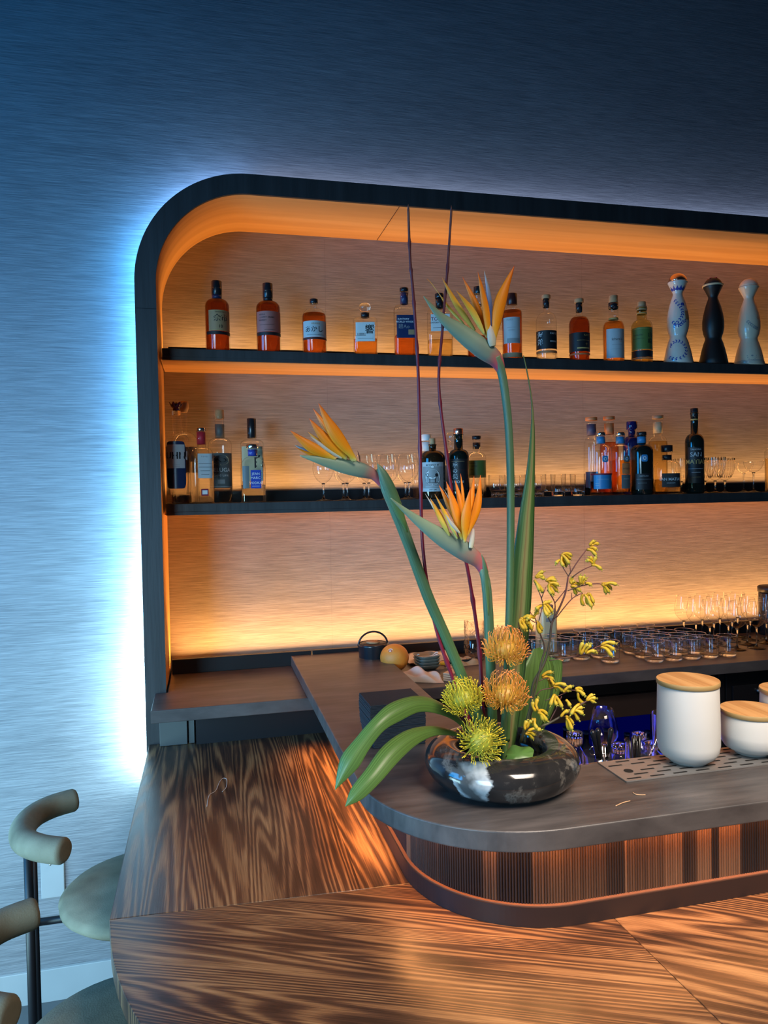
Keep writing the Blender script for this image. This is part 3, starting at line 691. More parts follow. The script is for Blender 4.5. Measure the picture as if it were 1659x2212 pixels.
# three hourglass ceramic decanters
def decanter(lab, cx, yt, yb, hw, body, capm, style):
    p = PY(cx, yb, y1); sc = SCALE((p.x, y1, S1)); Hh = (yb-yt)/sc; R = hw/sc
    r = empty('ceramic_decanter', (p.x, y1, S1), atan2(-p.x, y1+2.9)+.45, lab, 'bottle')
    prof0 = [(0, 0), (.95, 0), (1, .01), (.93, .07), (.80, .17), (.66, .25), (.55, .295), (.56, .32), (.66, .36), (.73, .42), (.73, .50), (.66, .58), (.54, .66), (.42, .72), (.33, .76), (.32, .78), (.40, .81), (.55, .86), (.66, .895), (.66, .905), (.5, .905)]
    MB().lathe([(a*R, b*Hh) for a, b in prof0], 40).build('body', body, r)
    dome = [(.0, .905)]+[(.62*cos(a), .905+.095*sin(a)) for a in [i/8*pi/2 for i in range(9)]]
    dome[-1] = (0, 1.0)
    MB().lathe([(.0, .9055), (.6, .9055)]+dome[1:] if False else [(0, .9055)]+[(x, max(z, .9055)) for x, z in dome[1:]], 32, M=Matrix.Diagonal((R, R, Hh, 1))).build('domed_stopper', capm, r)
    def Rz(z):
        h = z/Hh
        for (a, b), (c_, d_) in zip(prof0[1:], prof0[2:]):
            if b <= h <= d_ and d_ > b: return R*(a+(c_-a)*(h-b)/(d_-b))
        return R*.5
    m = MB(); ink = 'royal'
    def leaf(a, z, ang, l, w):
        q = []; nn = 6
        for i in range(nn+1):
            t = i/nn; q.append((t*l, w*sin(pi*t)))
        for i in range(nn-1, 0, -1):
            t = i/nn; q.append((t*l, -w*sin(pi*t)))
        vs = []
        for x, y in q:
            u = x*cos(ang)-y*sin(ang); v = x*sin(ang)+y*cos(ang); zz = z+v; rr_ = Rz(zz)*1.012+.0004; aa = a+u/max(rr_, .01)
            vs.append((rr_*sin(aa), -rr_*cos(aa), zz))
        m.add(vs, [tuple(range(len(vs)))], 0, False)
    def vine(f, n):
        for i in range(n):
            t = i/(n-1); a, h = f(t); a2, h2 = f(min(1, t+.02)); z = h*Hh; ang = atan2((h2-h)*Hh, (a2-a)*Rz(z)+1e-9)
            leaf(a, z, ang+.7, .012, .0024); leaf(a, z, ang-.7, .012, .0024)
    if style == 'blue':
        vine(lambda t: (-.9+.9*sin(t*pi), .70-.30*t), 12); vine(lambda t: (-.95+1.1*t, .46-.05*sin(pi*t)), 8)
        vine(lambda t: (-.55+.75*cos(-2.4+5.0*t), .14+.10*sin(-2.4+5.0*t)), 15); vine(lambda t: (.75+.2*sin(3*t), .06+.18*t), 7)
        vine(lambda t: (.1*t, .66-.02*t), 4)
        for k in range(7):
            leafA = -1.5+k*.5
            for j in range(3): leaf(leafA+(j-1)*.10, .80*Hh, pi/2+(1-j)*.12, .022 if j == 1 else .013, .0040)
        m.build('painted_leaves', [pc('royal', .2)], r)
        m2 = MB(); patch(m2, R, .25, .80, .47*Hh, .57*Hh, None, 0, Rz=Rz, off=1.02); m2.build('medallion', [pc('tan')], r)
    elif style == 'white':
        vine(lambda t: (-.6+.9*t, .50-.09*sin(1.4*t)), 8)
        for c0 in (-.25, .75):
            for k in range(8):
                a_ = pi+k/7*pi; leaf(c0+.28*cos(a_), (.10+.045*sin(a_))*Hh, a_, .005, .0018)
            leaf(c0-.07, .10*Hh, 0, .012, .004)
        m.build('painted_leaves', [pc('grey', .2)], r)
        m2 = MB()
        for k in range(12):
            a_ = k/12*2*pi; vs = []
            for rr_, da in ((.004, -.2), (.012, 0), (.004, .2)):
                aa = .45+rr_*cos(a_+da)/Rz(.53*Hh); zz = .53*Hh+rr_*sin(a_+da); R2 = Rz(zz)*1.02+.0004; vs.append((R2*sin(aa), -R2*cos(aa), zz))
            m2.add(vs, [(0, 1, 2)], 0, False)
        m2.build('sun_emblem', [pc('orange')], r)
        m3 = MB(); 
        for k in range(3): patch(m3, R, -1.3, 1.5, (.018+.014*k)*Hh, (.024+.014*k)*Hh, None, 0, Rz=Rz, off=1.01)
        m3.build('base_lines', [pc('grey')], r)
    else:
        MB().lathe([(R*.60, .895*Hh), (R*.71, .90*Hh), (R*.71, .918*Hh), (R*.60, .922*Hh)], 32).build('beaded_rim', pc('cream'), r)
        for k in range(5):
            a_ = k/5*2*pi; leafm = MB(); leafm.lathe([(0, 0), (.006, 0), (.005, .003), (0, .004)], 10, c=(.30*R*cos(a_), .30*R*sin(a_), .985*Hh)); leafm.build('bead', pc('red'), r)
    return r
CERW = basic('white_glazed_ceramic', (.60, .57, .50), .18, coat=.5); CERC = basic('cream_ceramic', (.62, .52, .38), .3, coat=.3)
decanter('white hourglass ceramic decanter painted with blue leaf vines', 1465, 584, 779, 31, CERW, basic('rose_copper_dome', (.65, .42, .32), .18, metal=1), 'blue')
decanter('matt black hourglass ceramic decanter with beaded red top', 1541, 592, 780, 30, basic('matt_black_ceramic', (.010, .009, .009), .45), pc('black'), 'black')
decanter('plain cream hourglass ceramic decanter, last on the upper shelf', 1618, 593, 781, 31, CERC, basic('peach_ceramic_dome', (.70, .52, .38), .35), 'white')

# lower shelf, left cluster
bottle('frosted clear bottle with wide neck behind the first bottle of the lower shelf', 402, 862, 1082, 29, .20, S2, sh=.56, nk=.70, rn=.24, gt=.90, liq='clear', level=.5, cap=(.89, 1, 1.5, CORK), ctype='ball', labels=[(.30, .55, .9, 'cream')])
b_, R_, H_ = bottle('clear bottle with dark rounded label and dark red flower stopper, leftmost of the lower shelf', 386, 885, 1089, 25, .095, S2, sh=.655, nk=.735, rn=.38, gt=.93, liq='clear', level=.60, base=.10,
       cap=(.93, .98, 1.0, BASEG), off=-.18, labels=[(.16, .655, .78, 'navy', [('UHN', .26, .20, 0, 'white', .015), ('#', .9, .18, 0, 'lgrey', .50), ('UHN', .20, .2, 0, 'ink', .03), ('-', .4, .0, 0, 'grey'), ('-', .4, -.04, 0, 'grey')], 0, .05)])
m = MB()
for k in range(6):
    a = k/6*2*pi; m.tube([(0, 0, .98*H_), (.016*cos(a), .016*sin(a), 1.03*H_), (.026*cos(a+.3), .026*sin(a+.3), 1.07*H_)], [.004, .011, .003], 8, flat=.4)
m.lathe([(0, .97*H_), (.014, .98*H_), (.012, 1.05*H_), (0, 1.08*H_)], 12)
m.build('flower_stopper', basic('dark_red_glass', (.09, .003, .015), .12), b_)
bottle('clear round gin bottle with red neck band and small red crest', 438, 926, 1089, 27, .10, S2, sh=.62, nk=.74, rn=.36, gt=.96, sq=4, liq='clear', level=.55,
       cap=(.955, 1.0, 1.12, pc('silver', .2, 1)), wrap=(.78, .945, pc('red')), off=.1,
       labels=[(.33, .65, .62, 'lgrey', [('T O V E L', .07, .38, 0, 'ink'), ('-', .8, .1, 0, 'ink'), ('-', .8, -.05, 0, 'ink'), ('-', .6, -.2, 0, 'ink'), ('-', .5, -.35, 0, 'ink')], .15), (.10, .19, .30, 'maroon', [('#', .7, 0, 0, 'white', .6)], .1)])
bottle('tall clear vodka bottle with dark oval label, second row of the left cluster', 478, 885, 1085, 25, .17, S2, sh=.62, nk=.70, rn=.38, gt=.93, liq='clear', level=.20,
       cap=(.90, 1, 1.02, CORK), ctype='cork', wrap=(.70, .845, pc('smoke')), off=.05,
       labels=[(.16, .53, .93, 'smoke', [('BELUGA', .16, .02, 0, 'white', .012), ('Gold Line', .11, -.13, 0, 'white'), ('@', .62, .30, 0, 'cream', .30), ('@', .54, .30, 0, 'smoke', .24), ('@', .40, .30, 0, 'ink', .13), ('-', .9, -.46, 0, 'white'), ('#', .25, -.32, 0, 'grey', .12)])])
bottle('cream labelled bottle with black cap standing behind the squat blue label bottle', 547, 900, 1080, 26, .20, S2, sh=.70, nk=.745, rn=.35, gt=.9, liq='clear', level=.6, sq=8, cap=(.765, 1, 1.15, BC),
       labels=[(.25, .66, .97, 'cream', [('白', .38, .05, .32, 'ink', .02)])])
bottle('squat round vodka bottle with royal blue neck band and label', 548, 961, 1086, 28.5, .10, S2, sh=.58, nk=.78, rn=.37, gt=.90, liq='clear', level=.30, sq=5, base=.12,
       cap=(.93, 1, 1.35, pc('silver', .2, 1)), wrap=(.80, .91, pc('royal')), off=.05,
       labels=[(.24, .55, .40, 'royal', [('JEAN', .19, .30, 0, 'white'), ('MARC', .19, .08, 0, 'white'), ('VODKA', .19, -.2, 0, 'white'), ('-', .7, -.38, 0, 'white')], .15), (.24, .62, .22, 'smoke', [], -.55)])
# centre group
bottle('clear bottle with white cap and band, half hidden behind the red branch', 923, 928, 1066, 20, .215, S2, sh=.60, nk=.72, rn=.48, gt=.90, liq='clear', level=.5, cap=(.90, 1, 1.1, pc('white')), wrap=(.74, .88, pc('white')), labels=[(.2, .52, .9, 'lgrey')])
bottle('black-brown apothecary gin bottle with ornate silver stamp label and cork', 936, 945, 1075, 27, .105, S2, sh=.66, nk=.80, rn=.30, gt=.90, glass=OLIVE, liq=None, cap=(.895, 1, .80, CORK), ctype='cork', off=-.02,
       labels=[(.12, .60, .82, 'lgrey', [('MONKEY 47', .085, .40, 0, 'ink', .01), ('#', .90, -.02, 0, 'grey', .74), ('@', .66, -.02, 0, 'ink', .60), ('@', .62, -.02, 0, 'white', .56), ('@', .34, -.04, -.02, 'ink', .12), ('@', .30, -.04, -.02, 'white', .09), ('@', .13, .06, .16, 'ink', .12), ('#', .03, -.12, -.12, 'ink', .14), ('#', .03, -.12, .10, 'ink', .14), ('@', .10, .06, -.22, 'ink', .12), ('@', .06, .06, -.21, 'white', .07), ('#', .45, -.20, 0, 'ink', .015), ('@', .12, .34, 0, 'white', .08), ('-', .6, -.34, 0, 'white'), ('DRY GIN', .06, -.44, 0, 'ink')])])
bottle('clear bottle with ball stopper behind the second red branch', 978, 925, 1066, 21, .21, S2, sh=.60, nk=.72, rn=.36, gt=.86, liq='clear', level=.5, cap=(.86, 1, 1.5, BASEG), ctype='ball', labels=[(.15, .5, .9, 'cream')])
bottle('tall dark gin bottle with pink copper cap and white column of characters', 992, 921, 1071, 22, .115, S2, sh=.60, nk=.70, rn=.44, gt=.92, glass=DARKG, liq=None, cap=(.915, 1, 1.08, pc('rosegold', .3, 1)), off=-.1,
       labels=[(.12, .56, .9, 'ink', [('季の美', .17, .30, -.12, 'lgrey', .02, 1), ('KI NO BI', .12, -.24, -.05, 'white'), ('-', .6, .42, 0, 'tan'), ('#', .98, .14, 0, 'brown', .02)])])
bottle('clear bottle with leaf green label right of the tall dark gin bottle', 1031, 934, 1067, 20, .205, S2, sh=.62, nk=.74, rn=.40, gt=.96, liq='clear', level=.5, cap=(.94, 1, 1.2, BC), wrap=(.79, .89, BC),
       labels=[(.32, .60, .95, 'green', [('NIKKA', .13, .34, -.2, 'ink', .01), ('COFFEY', .13, .16, -.15, 'ink', .01), ('GIN', .13, -.02, -.25, 'ink', .01)])])
# right cluster
OC = basic('orange_wood_cap', PAL['orange'], .5)
bottle('clear tequila bottle with plum neck band, back left of the right cluster', 1279, 896, 1064, 16, .20, S2, sh=.60, nk=.74, rn=.60, gt=.93, liq='clear', level=.2, cap=(.955, 1, 1.3, OC), wrap=(.77, .91, pc('plum')), labels=[(.1, .3, .8, 'plum')])
bottle('rose tinted tequila bottle with rust red neck band at back of cluster', 1317, 895, 1064, 20, .21, S2, sh=.60, nk=.74, rn=.48, gt=.93, liq='rose', level=.67, cap=(.955, 1, 1.3, OC), wrap=(.77, .91, pc('orange')))
bottle('cobalt blue bottle with flared lip at back of the right cluster', 1366, 907, 1064, 19, .19, S2, sh=.70, nk=.80, rn=.40, gt=.90, glass=basic('cobalt_glass', (.010, .012, .09), .08, spec=.7), liq=None, cap=(.89, 1, 1.5, basic('cobalt_glass', (0, 0, 0))))
bottle('pale gold tequila bottle with cream neck band behind the squat black label bottle', 1422, 895, 1064, 20, .215, S2, sh=.62, nk=.74, rn=.46, gt=.93, liq='pale', level=.67, cap=(.955, 1, 1.3, pc('tan')), wrap=(.77, .91, pc('cream')))
SC_ = pc('silver', .2, 1); BB = pc('blue', .35)
bottle('clear arched bottle with sky blue neck band and bright blue label', 1299, 932, 1068, 23, .10, S2, sh=.68, nk=.80, rn=.38, gt=.94, liq='rose', level=.0 or .22, base=.05, cap=(.945, 1, 1.15, SC_), wrap=(.82, .93, BB), off=.1,
       labels=[(.10, .32, .80, 'blue', [('-', .6, .2, 0, 'lgrey'), ('-', .2, -.1, -.3, 'lgrey'), ('-', .2, -.25, -.3, 'lgrey')], .1), (.32, .345, .97, 'maroon'), (.52, .62, .28, 'blue', [('@', .55, 0, 0, 'white', .55), ('@', .30, 0, 0, 'blue', .30)], .3, .03)])
bottle('amber arched bottle with sky blue neck band, middle of the front three', 1341, 932, 1067, 23, .11, S2, sh=.68, nk=.80, rn=.38, gt=.94, liq='gold', level=.55, base=.05, cap=(.945, 1, 1.15, SC_), wrap=(.82, .93, BB), off=.1,
       labels=[(.10, .32, .45, 'smoke', [('-', .6, .2, 0, 'lgrey')], .45), (.33, .50, .40, 'orange', [('AÑEJO', .22, 0, 0, 'ink')], .45), (.52, .62, .28, 'smoke', [('@', .55, 0, 0, 'white', .55), ('@', .30, 0, 0, 'blue', .30)], .5, .03)])
bottle('near-black arched bottle with sky blue neck band, right of the front three', 1387, 932, 1067, 23.5, .10, S2, sh=.68, nk=.80, rn=.38, gt=.94, glass=DARKG, liq=None, cap=(.945, 1, 1.15, BC), wrap=(.82, .93, BB), off=.1,
       labels=[(.08, .33, .7, 'ink', [('CRISTALINO', .10, .35, 0, 'lgrey'), ('-', .9, .15, 0, 'grey'), ('-', .5, -.1, -.1, 'grey')], .1), (.52, .63, .28, 'blue', [('@', .55, 0, 0, 'white', .55), ('@', .30, 0, 0, 'blue', .30)], .15, .03)])
bottle('squat wide tequila bottle with big black cap and black diagonal label', 1441, 958, 1063, 29, .105, S2, sh=.52, nk=.68, rn=.36, gt=.84, liq='pale', level=.30, sq=4, base=.05, cap=(.86, 1, 1.25, BC), wrap=(.70, .80, BC), off=.1,
       labels=[(.14, .42, .75, 'ink', [('SAN MATIAS', .28, .08, 0, 'lgrey', .01), ('COLECCION', .10, -.2, 0, 'lgrey')], .2)])
bottle('tall black-green wine-shaped bottle with pale lettering, tallest at the right', 1501, 880, 1063, 19.5, .12, S2, sh=.60, nk=.70, rn=.40, gt=.95, glass=DARKG, liq=None, cap=(.90, 1, 1.02, BC), wrap=(.86, .875, pc('gold')), off=.15,
       labels=[(.12, .54, .8, 'ink', [('TAHONA', .07, .44, 0, 'lgrey'), ('SAN', .17, .30, 0, 'lgrey', .01), ('MATIAS', .17, .10, 0, 'gold', .01), ('-', .9, -.1, 0, 'lgrey'), ('-', .5, -.2, 0, 'lgrey'), ('-', .5, -.33, 0, 'gold')])])
bottle('pale gold bottle cut off by the right edge of the photo on the lower shelf', 1674, 940, 1060, 20, .12, S2, sh=.7, nk=.8, rn=.4, gt=.93, liq='pale', level=.6, cap=(.93, 1, 1.1, BC))
# ================================================================== glassware
def glass_root(name, x, y, z, label, cat, group): return empty(name, (x, y, z), 0, label, cat, group)
ORD = ['leftmost', 'second from left', 'third from left', 'fourth from left', 'fifth from left', 'sixth from left', 'seventh from left', 'eighth from left', 'ninth from left', 'tenth from left', 'eleventh from left', 'twelfth from left']
def wine_meshes(R, Hh, bowl, stem_h, rim, foot, ribs=0):
    """foot+stem and bowl"""
    f = MB().lathe([(0, 0), (foot, 0), (foot, .0015), (foot*.5, .004), (.006, .009), (.0036, .02), (.0033, stem_h*.6), (.0040, stem_h-.008), (.008, stem_h), (0, stem_h+.001)], 24)
    b = MB(); prof = [(0, stem_h)]+[(r*R, stem_h+z*(Hh-stem_h)) for r, z in bowl]
    b.lathe(prof, 32)
    b.lathe([(prof[-1][0]+.0002, prof[-1][1]-.0006), (prof[-1][0]+.0006, prof[-1][1]), (prof[-1][0], prof[-1][1]+.0005)], 32, mi=1)
    return f, b
RIM = solidglass('glass_rim', (.95, .93, .9))
def make_stem(lab, cat, grp, loc, *a):
    f, b = wine_meshes(*a); r = glass_root(a and 'wine_glass', loc[0], loc[1], loc[2], lab, cat, grp)
    f.build('stem', BASEG, r); b.build('bowl', [THIN, RIM], r); return r
def clone(o, loc, lab):
    c = copy_tree(o); c.location = loc; c['label'] = lab; return c
# balloon glasses on the lower shelf
BALLOON = [(.30, .03), (.62, .12), (.86, .26), (.98, .42), (1.0, .52), (.95, .68), (.84, .84), (.74, 1.0)]
fr_ = [699, 750, 797, 841, 884]; bk_ = [742, 787, 832, 876]
first = None
for rowname, xs, yy in (('front', fr_, .11), ('rear', bk_, .205)):
    for i, px in enumerate(xs):
        p = PY(px, 1070, yy); lab = 'clear balloon glass on the lower shelf, %s row, %s' % (rowname, ORD[i])
        if first is None:
            first = make_stem(lab, 'wine glass', 'balloon glasses on the lower shelf', (p.x, yy, S2), .0432, .192, BALLOON, .072, 0, .037)
        else: clone(first, (p.x, yy, S2), lab)
# tall narrow glass behind the red branch
p = PY(900, 1070, .24); r = glass_root('highball_glass', p.x, .238, S2, 'narrow ribbed tall glass between balloon glasses and dark gin bottle', 'glass', None)
MB().lathe([(0, 0), (.018, 0), (.020, .15), (.0188, .15), (.0165, .012), (0, .010)], 24).build('tumbler', THIN, r)
# low stemless glasses: ribbed foot on the left, heavy-based on the right
def lowglass(loc, lab, kind, first=None):
    if first: return clone(first, loc, lab)
    r = glass_root('short_glass', *loc, lab, 'glass', 'short glasses in the middle of the lower shelf')
    if kind == 0:
        MB().lathe([(.0245, .022), (.034, .032), (.037, .05), (.0365, .098), (.0355, .098), (.036, .05), (.032, .034), (0, .026)], 28).build('tumbler', THIN, r)
        m = MB()
        for k in range(22):
            a = 2*pi*k/22; m.tube([(.024*cos(a), .024*sin(a), 0), (.024*cos(a), .024*sin(a), .023)], .0027, 6)
        m.lathe([(0, .001), (.022, .001), (.022, .022), (0, .022)], 20)
        m.build('ribbed_foot', BASEG, r)
    else:
        MB().lathe([(.031, .02), (.034, .098), (.033, .098), (.030, .022), (0, .024)], 28).build('tumbler', THIN, r)
        m = MB(); m.lathe([(0, 0), (.026, 0), (.030, .006), (.031, .021), (.02, .023), (0, .020)], 10, smooth=False); m.build('faceted_base', BASEG, r)
    return r
f0 = f1 = None
for i, px in enumerate([1030, 1074, 1096, 1118, 1140, 1162]):
    yy = (.10, .10, .19, .10, .19, .10)[i]; p = PY(px, 1066, yy); g = lowglass((p.x, yy, S2), 'short clear glass on ribbed foot, lower shelf centre, %s of its kind' % ORD[i], 0, f0); f0 = f0 or g
for i, px in enumerate([1184, 1206, 1228, 1248]):
    yy = .19 if i % 2 == 0 else .10; p = PY(px, 1065, yy); g = lowglass((p.x, yy, S2), 'straight clear glass with faceted heavy base, %s before the right bottle cluster' % ORD[i], 1, f1); f1 = f1 or g
# ribbed wine glasses and coupes at the right of the lower shelf
RWINE = [(.30, .04), (.60, .14), (.85, .32), (.97, .5), (1, .70), (1, 1.0)]
def ribbed(loc, lab, base=None):
    if base: return clone(base, loc, lab)
    f, b = wine_meshes(.044, .168, RWINE, .058, 0, .034)
    for k in range(20):
        a = 2*pi*k/20; b.tube([(.044*r*cos(a)*1.01, .044*r*sin(a)*1.01, .058+z*.11) for r, z in RWINE[1:]], .0011, 4, mi=1)
    r = glass_root('wine_glass', *loc, lab, 'wine glass', 'ribbed wine glasses on the lower shelf')
    f.build('stem', BASEG, r); b.build('bowl', [THIN, RIM], r); return r
rb = None
for px, yy, lab in ((1472, .22, 'ribbed wine glass half hidden behind the squat tequila bottle'), (1523, .205, 'ribbed wine glass just right of the tall black-green bottle'), (1545, .10, 'ribbed wine glass in front, right of the tall black-green bottle'), (1566, .20, 'ribbed wine glass beside the coupe glasses on the lower shelf')):
    p = PY(px, 1062, yy); g = ribbed((p.x, yy, S2), lab, rb); rb = rb or g
COUPE = [(.25, .04), (.45, .12), (.70, .30), (.88, .55), (.97, .8), (1, 1.0)]
cp = None
for px, yy, lab in ((1607, .21, 'shallow coupe glass, the left one of the pair on the lower shelf'), (1628, .12, 'shallow coupe glass with stem in view, near the right edge of the lower shelf')):
    p = PY(px, 1060, yy)
    if cp is None: cp = make_stem(lab, 'coupe glass', 'coupe glasses on the lower shelf', (p.x, yy, S2), .045, .148, COUPE, .095, 0, .036)
    else: clone(cp, (p.x, yy, S2), lab)

# ------------------------------------------------------------------ tumblers on the back counter
def tumbler(loc, lab, grp, base=None):
    if base:
        c = clone(base, loc, lab); c['group'] = grp; return c
    r = glass_root('rocks_glass', *loc, lab, 'glass', grp)
    MB().lathe([(.036, .004), (.041, .020), (.0415, .088)], 36).lathe([(.0405, .088), (.040, .022), (.034, .013), (0, .011)], 36).build('tumbler', THIN, r)
    MB().lathe([(0, .0004), (.034, .0004), (.0375, .004), (.0385, .010), (.033, .013), (0, .010)], 36).build('thick_base', BASEG, r)
    MB().lathe([(.0405, .0878), (.0415, .0882), (.0418, .0890), (.0405, .0892), (.0402, .0884)], 36).build('rim', basic('bright_rim', (.75, .62, .50), .12, metal=.6), r)
    return r
tb = None
ROW = ['front row', 'second row', 'third row', 'fourth row', 'back row']
x0 = PZ(1408, 1427, zC)
for j in range(5):
    yy = -.165+j*.0835
    for i, c in enumerate(range(0 if j < 1 else (-1 if j > 2 else 0), [5, 4, 4, 3, 3][j])):
        lab = 'clear rocks glass in the %s of the right-hand block, %s' % (ROW[j], ORD[i])
        g = tumbler((x0.x+.002+c*.0885, yy, zC), lab, 'rocks glasses in a block on the back counter', tb); tb = tb or g
LPOS = [(1317, -.115, 'nearest the counter front'), (1296, -.028, 'second line, right end by the bud spray'), (1254, -.028, 'second line, middle'), (1212, -.028, 'second line beside the dark bud stem'), (1168, -.028, 'second line behind the broad green leaf'),
        (1272, .060, 'third line, right end'), (1230, .060, 'third line, middle'), (1188, .060, 'third line beside the dark bud stem'), (1146, .060, 'third line behind the tall blade leaf'), (1258, .148, 'last line against the upstand')]
for a, yy, w in LPOS:
    p = PY(a, 1400, yy); tumbler((p.x, yy, zC), 'rocks glass of the loose left group, %s' % w, 'rocks glasses in a loose group on the back counter', tb)
# wine glasses at the right of the counter
WINE = [(.30, .03), (.62, .12), (.88, .25), (1.0, .40), (1.0, .50), (.93, .70), (.84, .86), (.77, 1.0)]
wg = None
for j, (yy, xs) in enumerate(((.165, [1477, 1517, 1555, 1593]), (.08, [1503, 1542, 1581, 1620, 1660]), (-.002, [1533, 1573, 1614, 1655]), (-.080, [1592, 1634, 1676]))):
    for i, px in enumerate(xs):
        p = PY(px, 1330, yy); lab = 'large clear wine glass in the %s of the counter group, %s' % (['back row', 'third row', 'second row', 'front row'][j], ORD[i])
        if wg is None: wg = make_stem(lab, 'wine glass', 'wine glasses on the back counter', (p.x, yy, zC), .0415, .215, WINE, .095, 0, .038)
        else: clone(wg, (p.x, yy, zC), lab)
p = PY(1668, 1330, .16)
r = empty('black_jar', (p.x, .165, zC), 0, 'black lidded jar behind the wine glasses at the right edge', 'jar')
MB().lathe([(0, 0), (.055, 0), (.058, .006), (.058, .205), (.05, .21), (0, .21)], 32).build('body', BC, r)
MB().lathe([(0, .211), (.062, .211), (.062, .235), (.055, .24), (0, .24)], 32).build('lid', BLACK, r)

# ------------------------------------------------------------------ things on the back counter, left of the flowers
# insulated bucket
p = PZ(806, 1410, zC); p = PY(806, 1400, .10)
sc = SCALE((p.x, .10, 1.2)); R = 33/sc
r = empty('ice_bucket', (p.x, .10, zC), 0, 'black ice bucket with looped handle and small cork disc lid', 'bucket')
MB().lathe([(0, 0), (R*.86, 0), (R*.9, .008), (R*.97, .085), (R, .094), (R, .102), (R*.93, .103), (R*.9, .094), (0, .094)], 36).build('body', BC, r)
MB().lathe([(0, .0945), (R*.92, .0945), (R*.92, .101), (R*.5, .104), (0, .104)], 36).build('lid', BLACK, r)
MB().lathe([(0, .1042), (R*.45, .1042), (R*.45, .108), (0, .108)], 28).build('cork_disc', CORK, r)
MB().tube([(R*.98*cos(a), 0, .092+.058*sin(a)) for a in [pi*k/24 for k in range(25)]], .004, 8).build('handle', BC, r)
# grapefruit
p = PY(852, 1417, .0); sc = SCALE(p); R = 31/sc
r = empty('grapefruit', (p.x, .0, zC), 0, 'orange grapefruit with a small round sticker beside the ice bucket', 'fruit')
m = MB(); m.lathe([(0, 0)]+[(R*sin(a)*(1-.03*cos(a)), R*(1-cos(a))*.96) for a in [pi*k/20 for k in range(1, 20)]]+[(0, R*1.91)], 36)
FR = basic('grapefruit_peel', (.62, .24, .035), .42, bump=.5, bscale=420, vary=.12, vscale=20)
m.build('peel', FR, r)
m = MB(); c0 = Vector((0, 0, R*.96)); dr = Vector((-.45, -.62, .62)).normalized(); u_ = dr.cross(Vector((0, 0, 1))).normalized(); v_ = dr.cross(u_)
for rad, mi, k in ((.012, 0, 1.006), (.0075, 1, 1.012), (.003, 0, 1.018)):
    vs = []
    for i in range(16):
        a = 2*pi*i/16; q = (dr*R*.98+u_*rad*cos(a)+v_*rad*sin(a)).normalized()*R*.985*k; vs.append(c0+q)
    m.add(vs, [tuple(range(16))], mi, False)
m.build('sticker', [pc('white'), pc('pink')], r)
# crumpled cloths
def heap(name, lab, x, y, z, sx, sy, h, mat, seed, cat='cloth', rz=0, fold=3.0):
    g = random.Random(seed); m = MB(); n = 26; ph = [g.uniform(0, 6) for _ in range(8)]
    vs = []; fs = []
    for side in (1, 0):
        for i in range(n+1):
            for j in range(n+1):
                u = i/n*2-1; v = j/n*2-1
                e = max(0, 1-(abs(u)**3.5+abs(v)**3.5)); edge = e**.4
                w = .6+.22*sin(fold*2*u+ph[0]+1.3*v)+.2*sin(fold*1.7*v+ph[1]+2*u)+.12*sin(7*u+5*v+ph[2])
                rr_ = 1-.12*sin(3*atan2(v, u)+ph[3])
                zz = (.0 if side == 0 else h*w*edge+.001)
                vs.append((u*sx*rr_, v*sy*rr_, zz))
    for s_ in (0, 1):
        o = s_*(n+1)**2
        for i in range(n):
            for j in range(n):
                q = (o+i*(n+1)+j, o+(i+1)*(n+1)+j, o+(i+1)*(n+1)+j+1, o+i*(n+1)+j+1); fs.append(q if s_ == 0 else q[::-1])
    m.add(vs, fs); o = m.build(name, mat, None, (x, y, z)); o.rotation_euler = (0, 0, rz); return tag(o, lab, cat)
CLOTH = basic('white_cotton', (.52, .42, .36), .85, bump=.3, bscale=300, vary=.1)
p = PZ(905, 1466, zC); heap('bar_cloth', 'crumpled white cloth draped at the edge of the back counter', p.x, p.y-.005, zC+.0005, .085, .060, .045, CLOTH, 4, rz=-.3)
p = PZ(985, 1437, zC); heap('folded_towel', 'folded tan towel beside the stack of small dishes', p.x+.02, p.y+.0, zC+.0005, .075, .035, .035, basic('tan_cotton', (.40, .26, .15), .85, bump=.3), 9, rz=.15)
# clear pouch pile
p = PY(935, 1395, .12)
r = empty('plastic_pouch', (p.x, .135, zC+.001), .05, 'clear plastic pouch lying flat at the back of the counter', 'pouch')
POUCH = basic('frosted_plastic', (.50, .45, .44), .3, coat=.6)
m = MB(); n = 20; vs = []; fs = []
for s_ in (0, 1):
    for i in range(n+1):
        for j in range(9):
            u = i/n*2-1; v = j/8*2-1; b = max(0, 1-abs(v)**2.5)**.5*max(0, 1-abs(u)**8)**.5
            vs.append((u*.115+.012*v, v*.065, .012+(1 if s_ else -.8)*(.008*b)+.020*(1+v)*.5*s_*b+.003*sin(9*u+3*v)*b))
    o = s_*(n+1)*9
    for i in range(n):
        for j in range(8):
            q = (o+i*9+j, o+(i+1)*9+j, o+(i+1)*9+j+1, o+i*9+j+1); fs.append(q if s_ else q[::-1])
m.add(vs, fs); m.build('pouch', POUCH, r)
MB().box(-.10, .09, -.055, .05, -.0005, .003, bev=.0008).build('card_insert', basic('kraft_card', (.42, .28, .17), .7), r)
# tool with yellow and black handle
pa, pb = PZ(905, 1437, zC+.02), PZ(1022, 1424, zC+.02)
d = (pb-pa); L_ = d.length; r = empty('peeler', (pa.x, pa.y, zC+.018), atan2(d.y, d.x), 'long bar tool with yellow blade guard and black handle', 'tool')
MB().box(0, L_*.52, -.012, .012, -.006, .006, bev=.004).build('blade_guard', basic('yellow_plastic', (.60, .33, .02), .35), r)
MB().box(L_*.53, L_*1.05, -.011, .011, -.007, .007, bev=.005).build('handle', BC, r)
